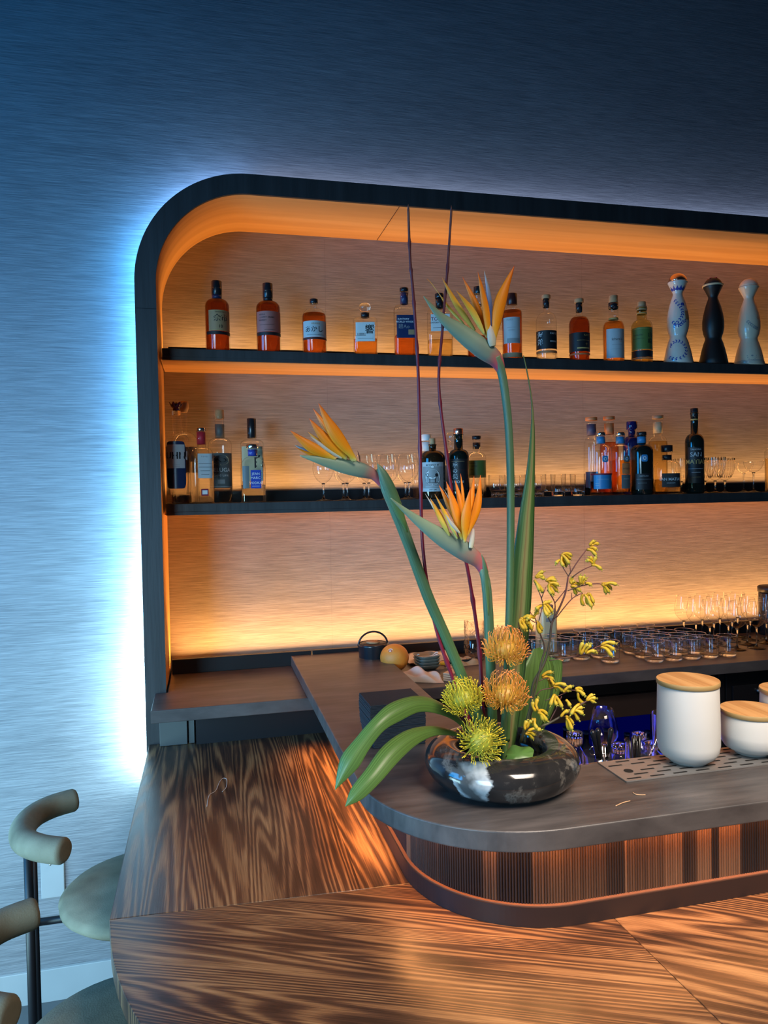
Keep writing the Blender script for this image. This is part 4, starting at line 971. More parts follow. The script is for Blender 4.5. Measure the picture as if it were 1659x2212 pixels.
# stack of small square dishes
p = PZ(924, 1450, zC)
g_ = basic('grey_glazed_dish', (.13, .145, .125), .3, coat=.3)
for k in range(4):
    r = empty('square_dish', (p.x+.01, p.y+.045, zC+.0008+k*.0125), .1+.03*k, 'small grey-green square dish, %s of a stack of four' % ['lowest', 'second from bottom', 'third from bottom', 'zebra-striped topmost'][k], 'dish', 'stack of small square dishes')
    m = MB(); m.lathe([(0, 0), (.030, 0), (.037, .004), (.048, .020), (.0485, .0215), (.0465, .0215), (.036, .0065), (0, .0045)], 48, sq=5); m.build('dish', g_, r)
    if k == 3:
        m = MB(); 
        for q in range(7):
            w0 = .004+q*.0065; vs = []; fs = []
            for i in range(13):
                a = i/12*pi; 
                for rad in (w0, w0+.0032):
                    x = rad*cos(a)*1.1; y = rad*sin(a)*1.1-.018; m_ = max(abs(x), abs(y)); hh = .0075 if m_ < .034 else .0075+(m_-.034)*1.35
                    vs.append((max(-.043, min(.043, x)), max(-.043, min(.043, y)), hh+.0006))
            for i in range(12): fs.append((2*i, 2*i+1, 2*i+3, 2*i+2))
            m.add(vs, fs, 0, False)
        m.build('zebra_pattern', pc('white', .4), r)
# bundle of wooden coasters
pa, pb = PZ(972, 1476, zC), PZ(1020, 1452, zC)
d = pb-pa; r0 = atan2(d.y, d.x)
for k in range(4):
    o = MB().box(0, .115, -.020, .020, 0, .0065, bev=.001).build('wooden_coaster', basic('pale_bamboo', (.50, .33, .20), .6), None, (pa.x, pa.y+.025, zC+.0006+k*.0083))
    o.rotation_euler = (0, 0, r0+.01*k)
    tag(o, 'thin pale wooden slat in a stack by the counter edge, %s' % ['lowest', 'second from bottom', 'third from bottom', 'topmost'][k], 'coaster', 'stack of wooden slats')
# crackle glass pitcher and a plain glass beside it
p = PY(1025, 1400, .10)
r = empty('glass_pitcher', (p.x, .10, zC), 0, 'tall crackled clear glass vase behind the flower stems', 'vase')
MB().lathe([(0, 0), (.040, 0), (.043, .01), (.044, .17), (.0425, .17), (.041, .014), (0, .012)], 32).build('vessel', THIN, r)
m = MB(); g = random.Random(5)
for k in range(60):
    a = g.uniform(0, 2*pi); z = g.uniform(.02, .15); l = g.uniform(.02, .05); sl = g.uniform(-1, 1)
    m.tube([(.0445*cos(a+sl*t*l/.06), .0445*sin(a+sl*t*l/.06), z+t*l*.5) for t in (0, .33, .66, 1)], .0007, 4)
m.build('crackle_lines', RIM, r)
p = PY(1077, 1400, .12); tumbler((p.x, .12, zC), 'single clear rocks glass between the flower stem and the tall blade leaf', 'rocks glasses in a loose group on the back counter', tb)
# pale yellow bottle with blue cap behind the kangaroo paw
p = PY(1180, 1380, .165); sc = SCALE(p); hw = 19/sc; Hh = 100/sc
r = empty('juice_bottle', (p.x, .165, zC), 0, 'pale yellow squarish bottle with grey blue cap behind the yellow buds', 'bottle')
MB().lathe([(0, 0), (hw*.95, 0), (hw, .005), (hw, Hh*.86), (hw*.9, Hh*.92), (hw*.7, Hh*.93), (0, Hh*.93)], 40, sq=6).build('body', basic('pale_yellow_plastic', (.72, .56, .28), .3), r)
MB().lathe([(0, Hh*.9305), (hw*.82, Hh*.9305), (hw*.82, Hh*.99), (hw*.7, Hh*1.0), (0, Hh)], 32).build('cap', basic('grey_blue_cap', (.12, .15, .20), .4), r)
m = MB(); patch(m, hw, -.6, .6, Hh*.30, Hh*.80, 6, 0); patch(m, hw, -.45, .35, Hh*.66, Hh*.74, 6, 1, off=1.02); patch(m, hw, -.35, .45, Hh*.32, Hh*.42, 6, 1, off=1.02)
m.build('paper_label', [pc('cream'), pc('grey')], r)
# ================================================================== things on the stone bar top
zt = zS+.0006
# ---- marble ring bowl
bc_ = Vector((.664, -1.290, zS))
def marble(name):
    m, n = nt(name); L = n.links.new
    out = N(n, 'ShaderNodeOutputMaterial'); b = N(n, 'ShaderNodeBsdfPrincipled'); L(b.outputs[0], out.inputs[0])
    tc = N(n, 'ShaderNodeTexCoord'); mp = N(n, 'ShaderNodeMapping'); mp.inputs['Rotation'].default_value = (.4, .7, .9); mp.inputs['Location'].default_value = (.12, .31, .22); L(tc.outputs['Object'], mp.inputs[0])
    a = N(n, 'ShaderNodeTexNoise'); a.inputs['Scale'].default_value = 5; a.inputs['Detail'].default_value = 7; a.inputs['Roughness'].default_value = .6; a.inputs['Distortion'].default_value = 2.2; L(mp.outputs[0], a.inputs[0])
    w = N(n, 'ShaderNodeTexWave'); w.inputs['Scale'].default_value = 4; w.inputs['Distortion'].default_value = 9; w.inputs['Detail'].default_value = 5; w.inputs['Detail Scale'].default_value = 1.6; L(mp.outputs[0], w.inputs[0])
    big = N(n, 'ShaderNodeTexNoise'); big.inputs['Scale'].default_value = 6; big.inputs['Detail'].default_value = 1; L(mp.outputs[0], big.inputs[0])
    dv = N(n, 'ShaderNodeVectorMath', operation='DISTANCE'); dv.inputs[1].default_value = (-.120, -.125, .045); L(tc.outputs['Object'], dv.inputs[0])
    s1 = N(n, 'ShaderNodeMath', operation='MULTIPLY_ADD'); s1.inputs[1].default_value = -9; s1.inputs[2].default_value = .62; L(dv.outputs['Value'], s1.inputs[0])
    s2 = N(n, 'ShaderNodeMath', operation='ADD'); L(s1.outputs[0], s2.inputs[0]); L(a.outputs[0], s2.inputs[1])
    s3 = N(n, 'ShaderNodeMath', operation='MAXIMUM'); L(s2.outputs[0], s3.inputs[0]); L(big.outputs[0], s3.inputs[1])
    r0 = ramp(n, [(.60, (0, 0, 0)), (.66, (1, 1, 1))]); L(s3.outputs[0], r0.inputs[0])
    r1 = ramp(n, [(.25, (.010, .010, .011)), (.50, (.022, .021, .021)), (.565, (.13, .12, .105)), (.60, (.03, .03, .03)), (.66, (.07, .065, .06)), (.85, (.02, .02, .02))]); L(a.outputs[0], r1.inputs[0])
    r2 = ramp(n, [(.1, (.08, .085, .085)), (.5, (.32, .34, .34)), (.9, (.48, .50, .50))]); L(w.outputs[0], r2.inputs[0])
    mx = N(n, 'ShaderNodeMix', data_type='RGBA'); L(r0.outputs[0], mx.inputs[0]); L(r1.outputs[0], mx.inputs[6]); L(r2.outputs[0], mx.inputs[7])
    L(mx.outputs[2], b.inputs['Base Color']); b.inputs['Roughness'].default_value = .12; b.inputs['Coat Weight'].default_value = .3
    return m
bw = empty('flower_bowl', bc_, 0, 'low polished black marble ring bowl with grey swirls holding the flowers', 'bowl')
prof = [(0, .0005), (.118, .0005), (.135, .006), (.155, .022), (.169, .048), (.1715, .068), (.165, .090), (.150, .106), (.130, .1145), (.112, .1135), (.100, .104), (.096, .088), (.097, .070), (.094, .050), (.08, .036), (0, .034)]
prof = [(a*1.055, b*.84) for a, b in prof]
pts = spline([(a, 0, b) for a, b in prof[1:-1]], 60)
MB().lathe([(0, .0005)]+[(p.x, p.z) for p in pts]+[(0, .034)], 72).build('bowl', marble('black_marble'), bw)
MB().lathe([(0, .050), (.094, .050)], 40).build('water', basic('dark_water', (.006, .007, .006), .03, spec=.8), bw)

# ---- flowers. Each cut stem is a thing. y = distance plane in which it stands
YF = -1.275
def pp(pts, y=YF):
    out = []
    for i, p in enumerate(pts):
        yy = p[2] if len(p) > 2 else y
        out.append(PY(p[0], p[1], yy))
    return out
PXM = SCALE(PY(1000, 1300, YF))      # pixels per metre at the bouquet
G_BRACT = attr_ramp('bract_green', 't', [(0, (.25, .33, .20)), (.35, (.26, .37, .25)), (.64, (.20, .27, .21)), (.78, (.42, .16, .14)), (.92, (.52, .07, .12)), (1, (.26, .24, .14))], rough=.45, noise=.22, nscale=30)
G_STEM = attr_ramp('flower_stem_green', 't', [(0, (.20, .28, .15)), (.12, (.11, .20, .12)), (.5, (.065, .145, .07)), (1, (.10, .19, .05))], rough=.42, noise=.25, nscale=22, streak=.3)
PETAL = attr_ramp('orange_petal', 't', [(0, (.75, .70, .30)), (.10, (.85, .52, .05)), (.28, (1.0, .34, .008)), (.8, (1.0, .24, .006)), (1, (.9, .14, .01))], rough=.45, streak=.15, noise=.1, nscale=30)
PETALY = attr_ramp('yellow_petal', 't', [(0, (.66, .74, .24)), (.3, (.85, .70, .13)), (.6, (.95, .46, .03)), (1, (.7, .26, .06))], rough=.45, streak=.15)
PETALW = attr_ramp('pale_sheath', 't', [(0, (.55, .58, .40)), (.6, (.60, .58, .52)), (1, (.55, .45, .40))], rough=.5, streak=.2)
TONGUE = attr_ramp('blue_tongue', 't', [(0, (.05, .05, .14)), (.35, (.10, .14, .32)), (.7, (.30, .38, .50)), (1, (.55, .50, .40))], rough=.4)
def blade(mb, pts3, w, prof, depth=.3, seg=12, n=22, fold=0.0, normal=None, t0=0, t1=1, keel=.0):
    """tapered lens-section body along a curve; w = full width in metres, prof = relative widths"""
    P = spline(pts3, n); Wd = lerpl(prof, n) if len(prof) < 6 else [v for v in lerpl(prof, n)]
    if len(prof) >= 3:
        sp = spline([(0, 0, v) for v in prof], n); Wd = [max(.004, v.z) for v in sp]
    up = Vector(normal) if normal is not None else Vector((0, -1, 0))
    vs = []; fs = []; ts = []; ss = []
    for i, p in enumerate(P):
        d = (P[min(i+1, n-1)]-P[max(i-1, 0)]).normalized()
        nr = (up-d*up.dot(d)).normalized(); sd = d.cross(nr).normalized(); hw = w*Wd[i]*.5
        for k in range(seg):
            a = 2*pi*k/seg; c, s_ = cos(a), sin(a)
            off = nr*(hw*depth*s_) + nr*(keel*hw*(1-abs(c)))
            if fold: off = off - nr*(fold*hw*abs(c))
            vs.append(p+sd*(hw*c)+off); ts.append(t0+(t1-t0)*i/(n-1)); ss.append(.5+.5*c)
    for i in range(n-1):
        for k in range(seg):
            j = (k+1) % seg; fs.append((i*seg+k, i*seg+j, (i+1)*seg+j, (i+1)*seg+k))
    fs.append(tuple(range(seg-1, -1, -1))); fs.append(tuple((n-1)*seg+k for k in range(seg)))
    return mb.add(vs, fs, 0, True, ts, ss)
PET = [.32, .62, .88, 1, .9, .62, .3, .02]
PETB = [.25, .45, .8, 1, .95, .6, .3, .02]
def petal(root, base, tip, wpx, mat, y0, y1, bend=0, prof=PET, depth=.32, mid=None, name='petal'):
    bx, by = base; tx, ty = tip; mx_, my_ = (bx+tx)/2, (by+ty)/2
    dx, dy = tx-bx, ty-by; L_ = math.hypot(dx, dy); mx_ += -dy/L_*bend; my_ += dx/L_*bend
    pts = [PY(bx, by, y0), PY(mx_, my_, (y0+y1)/2), PY(tx, ty, y1)]
    m = MB(); blade(m, pts, wpx/PXM, prof, depth, 12, 20, keel=.25); m.build(name, mat, root)
def bird(lab, stem, sr, bract, bw_, petals, tips=()):
    b0 = pp(stem[-1:])[0]
    r = empty('bird_of_paradise', (0, 0, 0), 0, lab, 'flower', None)
    m = MB(); S = spline(pp(stem), 60); m.tube(S, [x/PXM/2 for x in lerpl(sr, 60)], 16); m.build('stem', G_STEM, r)
    m = MB(); blade(m, pp(bract), 1/PXM*max(bw_), [v/max(bw_) for v in bw_], .62, 16, 40); m.build('bract', G_BRACT, r)
    for p in petals: petal(r, *p)
    return r
Y = YF
# uppermost flower
r = bird('tallest bird of paradise, its head in front of the upper shelf',
     [(1070, 772, Y), (1082, 800, Y), (1091, 850, Y), (1099, 930, Y), (1103, 1050, Y), (1102, 1250, Y-.0), (1098, 1400, Y+.01), (1092, 1560, Y+.02), (1085, 1640, Y+.02)], [24, 19, 18, 17, 17, 17, 18, 20, 20],
     [(915, 640, Y-.02), (951, 683, Y-.01), (1001, 722, Y), (1043, 754, Y), (1070, 776, Y), (1082, 800, Y)], [2, 18, 39, 44, 35, 20],
     [((1066, 742), (1111, 574), 27, PETAL, Y-.012, Y-.03, -9, PETB), ((1062, 705), (1046, 584), 11, TONGUE, Y-.016, Y-.02, 3), ((1058, 736), (1032, 587), 17, PETAL, Y-.01, Y-.03, 3),
      ((1052, 730), (999, 598), 17, PETAL, Y+.004, Y+.02, 4), ((1046, 722), (985, 627), 15, PETALY, Y-.008, Y-.03, 5), ((1026, 714), (954, 598), 14, PETALY, Y, Y-.01, -4),
      ((1004, 702), (944, 628), 7, PETALY, Y+.01, Y+.02, -3), ((1064, 748), (1058, 700), 19, PETALW, Y-.015, Y-.015, 0, [.7, 1, 1, .7, .2])])
m = MB(); m.tube(spline(pp([(946, 632), (932, 612), (922, 602)]), 10), .0006, 5); m.build('filament', PETALY, r)
# left flower
r = bird('left bird of paradise, head pointing left across the lower shelf glasses',
     [(818, 1012, Y-.03), (836, 1058, Y-.03), (858, 1110, Y-.02), (888, 1190, Y-.01), (925, 1290, Y), (960, 1370, Y), (1000, 1465, Y), (1040, 1560, Y), (1062, 1630, Y)], [14, 24, 26, 23, 24, 24, 23, 22, 20],
     [(648, 984, Y-.05), (686, 993, Y-.05), (739, 1006, Y-.04), (779, 1015, Y-.035), (808, 1026, Y-.03), (826, 1048, Y-.03)], [2, 15, 29, 31, 22, 14],
     [((770, 996), (688, 871), 26, PETAL, Y-.055, Y-.07, -6, PETB), ((765, 996), (676, 882), 20, PETAL, Y-.045, Y-.03, -3), ((750, 991), (668, 904), 22, PETAL, Y-.05, Y-.06, -5),
      ((742, 990), (664, 932), 13, PETALY, Y-.04, Y-.03, -3), ((739, 990), (670, 942), 9, PETALW, Y-.052, Y-.055, -2), ((726, 992), (627, 930), 21, PETAL, Y-.05, Y-.06, -6, PETB),
      ((688, 985), (636, 961), 9, TONGUE, Y-.04, Y-.045, -1), ((696, 989), (639, 967), 7, PETAL, Y-.042, Y-.045, -1), ((778, 998), (772, 973), 3, basic('dry_brown_tip', (.10, .04, .03), .6), Y-.045, Y-.05, 1)])
m = MB(); blade(m, pp([(815, 1001), (826, 1022), (842, 1056), (860, 1100), (880, 1150)], Y-.045), 26/PXM, [.05, .7, .95, .8, .1], .6, 12, 24); m.build('sheath', G_STEM, r)
# middle flower
r = bird('lowest bird of paradise, head in front of the bare niche wall',
     [(1042, 1228, Y-.05), (1050, 1262, Y-.05), (1055, 1325, Y-.04), (1058, 1400, Y-.03), (1062, 1500, Y-.02), (1066, 1620, Y-.01)], [17, 20, 21, 21, 21, 20],
     [(844, 1076, Y-.09), (874, 1102, Y-.08), (918, 1136, Y-.07), (961, 1165, Y-.06), (1004, 1191, Y-.055), (1034, 1213, Y-.05), (1047, 1240, Y-.05)], [2, 11, 25, 37, 40, 29, 19],
     [((1004, 1172), (1016, 1055), 21, PETAL, Y-.085, Y-.10, -3, PETB), ((1008, 1160), (1038, 1026), 18, PETAL, Y-.07, Y-.06, 8, PETB), ((1014, 1132), (1024, 1028), 13, PETAL, Y-.06, Y-.05, 0),
      ((999, 1165), (964, 1040), 20, PETAL, Y-.075, Y-.07, 2), ((1000, 1125), (983, 1037), 13, PETAL, Y-.06, Y-.04, 2), ((1002, 1108), (995, 1022), 7, PETAL, Y-.05, Y-.03, 1),
      ((988, 1135), (948, 1047), 12, PETAL, Y-.065, Y-.05, 1), ((971, 1158), (929, 1076), 13, PETALY, Y-.07, Y-.07, 1), ((988, 1164), (939, 1067), 9, PETALY, Y-.075, Y-.08, 1), ((968, 1150), (918, 1066), 6, PETALW, Y-.06, Y-.05, 1),
      ((994, 1152), (962, 1110), 8, PETALW, Y-.085, Y-.09, -2), ((1001, 1130), (958, 1056), 4, TONGUE, Y-.055, Y-.05, 0), ((1017, 1184), (1023, 1142), 11, PETALW, Y-.07, Y-.065, 0, [.8, 1, 1, .8, .4])])
m = MB(); blade(m, pp([(1040, 1197), (1046, 1220), (1051, 1260), (1055, 1330)], Y-.058), 15/PXM, [.05, .6, .8, .1], .5, 10, 16); m.build('sheath', G_STEM, r)

# ---- red branches
TWIG = attr_ramp('red_dogwood_bark', 't', [(0, (.22, .012, .035)), (.6, (.16, .010, .030)), (.9, (.12, .025, .035)), (1, (.22, .09, .07))], rough=.4, noise=.15, nscale=60)
def branch(lab, pts, w0, w1, nodes):
    m = MB(); P = spline(pp(pts), 90); n = len(P); rad = [(w0+(w1-w0)*i/(n-1))/PXM/2 for i in range(n)]
    for f in nodes:
        k = int(f*(n-1)); rad[k] *= 1.42
    r = empty('red_branch', (0, 0, 0), 0, lab, 'branch')
    m.tube(P, rad, 12); m.build('stem', TWIG, r)
    m = MB()
    for f in nodes:
        k = int(f*(n-1)); a = P[k]; m.tube([a, a+Vector((.004 if int(f*100) % 2 else -.004, -.001, .006))], [.0022, .0006], 6, t0=.3, t1=.5)
    m.tube([P[-1], P[-1]+Vector((.0, 0, .012))], [.0028, .0004], 8, t0=.95); m.build('bud', TWIG, r)
branch('left tall dark red branch, tip reaching the niche frame', [(1030, 1610), (1005, 1535), (983, 1478), (940, 1350), (914, 1190), (908, 1000), (903, 800), (893, 640), (886, 560), (882, 452)], 9, 5.2, (.10, .17, .28, .40, .53, .58, .70, .77, .86, .93))
branch('right dark red branch curving behind the lowest bird of paradise', [(1050, 1620, Y+.02), (1043, 1540, Y+.02), (1035, 1400, Y+.02), (1012, 1240, Y+.01), (985, 1120, Y), (962, 960, Y), (948, 830, Y), (955, 720, Y), (966, 590, Y), (975, 455, Y)], 9, 5, (.12, .22, .30, .42, .55, .63, .72, .80, .90))

# ---- tall blade leaf, broad leaf, drooping leaves, small leaf
BLADE = attr_ramp('blade_leaf', 's', [(0, (.025, .075, .022)), (.22, (.045, .13, .04)), (.38, (.16, .20, .07)), (.48, (.22, .17, .07)), (.60, (.24, .27, .11)), (.72, (.07, .15, .04)), (1, (.03, .085, .022))], rough=.38, noise=.10, nscale=8, streak=.5)
def leaf(name, lab, pts, wpx, mat, normal=(0, -1, 0), fold=.25, n=40, th=.04, normals=None, cat='leaf', vein=True):
    """thin folded leaf: two-sided sheet with real thickness, rows across the width"""
    P = spline(pts, n); Wd = [max(.3, v.z)/PXM/2 for v in spline([(0, 0, w) for w in wpx], n)]
    NR = [Vector(v) for v in normals] if normals else [Vector(normal)]*2
    m = MB(); K = 9; vs = []; fs = []; ts = []; ss = []; tk = .0007
    for side in (1, -1):
        for i, p in enumerate(P):
            u = i/(n-1)*(len(NR)-1); k0 = min(int(u), len(NR)-2); up = NR[k0].lerp(NR[k0+1], u-k0).normalized()
            d = (P[min(i+1, n-1)]-P[max(i-1, 0)]).normalized(); nr = (up-d*up.dot(d)).normalized(); sd = d.cross(nr).normalized()
            for k in range(K):
                c = k/(K-1)*2-1; vs.append(p+sd*(Wd[i]*c)-nr*(fold*Wd[i]*abs(c)**1.4)+nr*(side*tk)); ts.append(i/(n-1)); ss.append(k/(K-1))
    o = n*K
    for i in range(n-1):
        for k in range(K-1):
            a = i*K+k; fs.append((a, a+1, a+K+1, a+K)); fs.append((o+a, o+a+K, o+a+K+1, o+a+1))
        a = i*K; fs.append((a, a+K, o+a+K, o+a)); a = i*K+K-1; fs.append((a+K, a, o+a, o+a+K))
    m.add(vs, fs, 0, True, ts, ss)
    ob = m.build(name, mat); return tag(ob, lab, cat)
leaf('blade_leaf', 'tall striped blade-shaped leaf with thread-thin tip, right of the flower stems',
     [Vector(p) for p in pp([(1098, 1640, Y+.05), (1106, 1560, Y+.045), (1116, 1440, Y+.04), (1124, 1340, Y+.03), (1131, 1240, Y+.02), (1140, 1120, Y+.02), (1147, 1030, Y+.02), (1151, 940, Y+.02), (1150, 880, Y+.02), (1142, 820, Y+.02), (1131, 768, Y+.02)])],
     [24, 40, 54, 56, 52, 38, 22, 11, 4, 3, 2], BLADE, fold=.35)
LEAFG = attr_ramp('broad_leaf_green', 't', [(0, (.055, .10, .025)), (.5, (.085, .17, .035)), (1, (.10, .20, .05))], rough=.42, noise=.15, nscale=14, streak=.5)
leaf('broad_leaf', 'broad dark green leaf standing upright behind the orange pincushions', [Vector(p) for p in pp([(1120, 1640, Y+.07), (1145, 1580, Y+.07), (1163, 1500, Y+.08), (1168, 1440, Y+.09), (1160, 1400, Y+.10)])], [24, 66, 96, 92, 20], LEAFG, normal=(.25, -1, .1), fold=.2)
leaf('broad_leaf', 'broad green leaf with squared tip right of the dark bud stem', [Vector(p) for p in pp([(1135, 1620, Y+.10), (1160, 1560, Y+.11), (1184, 1490, Y+.12), (1198, 1440, Y+.13), (1203, 1424, Y+.13)])], [10, 50, 62, 44, 26], LEAFG, normal=(-.1, -1, .1), fold=.15)
leaf('drooping_leaf', 'upper long green leaf arching left over the black napkins and bar edge',
     [Vector(p) for p in pp([(1012, 1578, Y+.0), (985, 1545, Y-.02), (945, 1522, Y-.05), (902, 1517, Y-.08), (856, 1535, Y-.11), (818, 1563, Y-.13), (782, 1605, Y-.14), (752, 1650, Y-.15), (724, 1706, Y-.15)])],
     [10, 24, 34, 36, 40, 32, 34, 38, 1], LEAFG, normals=[(0, -.6, 1), (0, -.8, .8), (-.1, -1, .6), (-.5, -1, .4), (-.3, -1, .2)], fold=.42)
leaf('drooping_leaf', 'lower long green leaf drooping left over the rounded bar edge',
     [Vector(p) for p in pp([(1008, 1592, Y-.01), (975, 1580, Y-.04), (935, 1576, Y-.07), (890, 1590, Y-.11), (845, 1625, Y-.15), (805, 1675, Y-.18), (770, 1715, Y-.19), (746, 1742, Y-.19)])],
     [8, 16, 24, 36, 42, 36, 28, 1], LEAFG, normals=[(0, -.6, 1), (-.1, -.8, .8), (-.3, -1, .6), (-.4, -1, .4), (-.3, -1, .2)], fold=.4)
# small lobed leaf lying in the bowl
c = PY(1118, 1630, YF-.06); m = MB(); n = 40; vs = [c]; fs = []
for i in range(n):
    a = 2*pi*i/n; rr_ = .036*(1-.10*abs(sin(4*a)))*(1-.35*max(0, cos(a-2.9))**6); x = rr_*cos(a)*1.15; y = rr_*sin(a)*.75
    vs.append(c+Vector((x, y*.95, y*.42+.003*sin(5*a)+.006*cos(a))))
for i in range(n): fs.append((0, 1+i, 1+(i+1) % n))
mo = MB().add(vs, fs, 0, True, [1.0]*(n+1), [.5]+[i/n for i in range(n)])
ob = mo.build('lobed_leaf', attr_ramp('small_leaf_green', 's', [(0, (.10, .22, .05)), (.5, (.07, .17, .04)), (1, (.12, .24, .07))], rough=.4, noise=.3, nscale=40))
md = ob.modifiers.new('thickness', 'SOLIDIFY'); md.thickness = .001
tag(ob, 'small scalloped green leaf lying on the rim inside the bowl', 'leaf')

# ---- pincushion flowers
def pincushion(lab, cx, cy, wpx, hpx, y, axis, stem, mat, seed, n=150):
    g = random.Random(seed); c = PY(cx, cy, y); R = wpx/PXM/2; ax = Vector(axis).normalized()
    r = empty('pincushion_flower', (0, 0, 0), 0, lab, 'flower')
    e1 = ax.cross(Vector((0, 1, 0))).normalized(); e2 = ax.cross(e1)
    base = c-ax*R*.42
    m = MB()
    for i in range(n):
        u = (i+.5)/n; th = math.acos(1-u*1.22)*1.0; ph = i*2.39996+g.uniform(-.15, .15)
        rad = e1*cos(ph)+e2*sin(ph)
        d0 = (ax*cos(th)+rad*sin(th)).normalized(); l = R*(.88+g.uniform(-.07, .08))
        p0 = base+ax*R*.10+d0*R*.25; p1 = base+d0*l*.80+rad*R*.05; p2 = base+ax*R*.30+d0*l*1.05+ax*R*.12
        p3 = base+ax*R*.30+d0*l*1.16+ax*R*(.16+g.uniform(0, .10))+rad*R*(.10-.45*max(0, cos(th)))*g.uniform(.3, 1)
        P = spline([p0, p1, p2, p3], 8); P.append(P[-1]+(P[-1]-P[-2])*.25)
        rd = [.0010, .0010, .00095, .0009, .0009, .00085, .0008, .0012, .0008]
        m.tube(P, rd, 5, t0=0, t1=1)
    m.build('styles', mat, r)
    m = MB(); m.lathe([(0, 0), (R*.30, R*.05), (R*.48, R*.28), (R*.5, R*.5), (R*.35, R*.75), (0, R*.85)], 18, M=Matrix.Translation(base) @ ax.to_track_quat('Z', 'Y').to_matrix().to_4x4())
    m.build('core', mat, r)
    m = MB(); S = spline([base+ax*R*.1]+pp(stem), 20); m.tube(S, [.0075]+[.0062]*19, 10, t0=.5, t1=.9); m.build('stem', G_STEM, r)
    return r
OR_P = attr_ramp('orange_styles', 't', [(0, (.62, .36, .05)), (.45, (.80, .38, .045)), (.85, (.85, .24, .05)), (1, (.90, .36, .12))], rough=.45)
YE_P = attr_ramp('yellow_styles', 't', [(0, (.42, .42, .05)), (.5, (.70, .58, .05)), (.85, (.80, .62, .04)), (1, (.85, .58, .02))], rough=.45)
pincushion('upper orange pincushion flower beside the flower stems', 1092, 1402, 92, 88, Y-.09, (0, -.25, 1), [(1098, 1480, Y-.05), (1096, 1600, Y-.02)], OR_P, 3)
pincushion('lower orange pincushion flower above the bowl', 1092, 1499, 96, 92, Y-.11, (0, -.35, 1), [(1088, 1580, Y-.08), (1086, 1640, Y-.05)], OR_P, 5)
pincushion('yellow pincushion flower at the left of the group', 1001, 1508, 84, 84, Y-.09, (-.45, -.45, 1), [(1030, 1560, Y-.05), (1052, 1620, Y-.03)], YE_P, 8)
pincushion('yellow pincushion flower facing forward over the bowl rim', 1040, 1600, 92, 96, Y-.125, (-.05, -1, .55), [(1050, 1620, Y-.04), (1056, 1640, Y-.02)], YE_P, 11)

# ---- kangaroo paw stems with yellow buds
KSTEM = attr_ramp('kangaroo_stem', 't', [(0, (.07, .075, .03)), (.4, (.06, .05, .035)), (.7, (.11, .035, .035)), (1, (.16, .05, .04))], rough=.6, noise=.2, nscale=60)
KBUD = attr_ramp('yellow_bud', 't', [(0, (.40, .22, .01)), (.35, (.62, .38, .012)), (.8, (.60, .42, .03)), (1, (.42, .40, .06))], rough=.55, noise=.25, nscale=90)
def K(x, y): return (1080+x/4.514, 1150+y/4.514)
def kpaw(lab, y, limbs, clusters, seed):
    g = random.Random(seed); r = empty('kangaroo_paw', (0, 0, 0), 0, lab, 'flower'); m = MB(); n = len(limbs)
    for k, (w0, w1, pts, yo) in enumerate(limbs):
        P = spline([PY(*K(a, b), y+yo*(.3+.7*i/(len(pts)-1))) for i, (a, b) in enumerate(pts)], 14 if k else 40)
        m.tube(P, [(w0+(w1-w0)*i/(len(P)-1))/4.514/PXM/2 for i in range(len(P))], 8, t0=0 if not k else .45, t1=.75 if not k else 1)
    m.build('stem', KSTEM, r)
    for (x, y_, ang, cnt, ln, yo) in clusters:
        c = PY(*K(x, y_), y+yo); m = MB(); 
        for i in range(cnt):
            a = radians(ang+(i-(cnt-1)/2)*24+g.uniform(-8, 8)); l = ln*g.uniform(.8, 1.1)/4.514/PXM; dy = g.uniform(-.35, .35)
            d = Vector((cos(a), dy, sin(a))); side = Vector((0, 0, -1)) if abs(cos(a)) > .4 else Vector((1, 0, 0))
            p0 = c+Vector((g.uniform(-1, 1)*.003, 0, g.uniform(-1, 1)*.003)); p1 = p0+d*l*.5+side*l*-.10; p2 = p0+d*l+side*l*.12
            P = spline([p0, p1, p2], 9); w = 19/4.514/PXM
            m.tube(P, [w*.45, w*.7, w*.8, w*.72, w*.75, w*.9, w*1.05, w*1.1, w*.5], 8)
            e = P[-1]; dd = (P[-1]-P[-2]).normalized()
            for q in range(3):
                v = (dd+Vector((g.uniform(-.8, .8), g.uniform(-.8, .8), g.uniform(-.8, .8)))).normalized(); m.tube([e, e+v*w*1.3], [w*.35, w*.12], 5, t0=.9, t1=1)
        m.build('bud_cluster', KBUD, r)
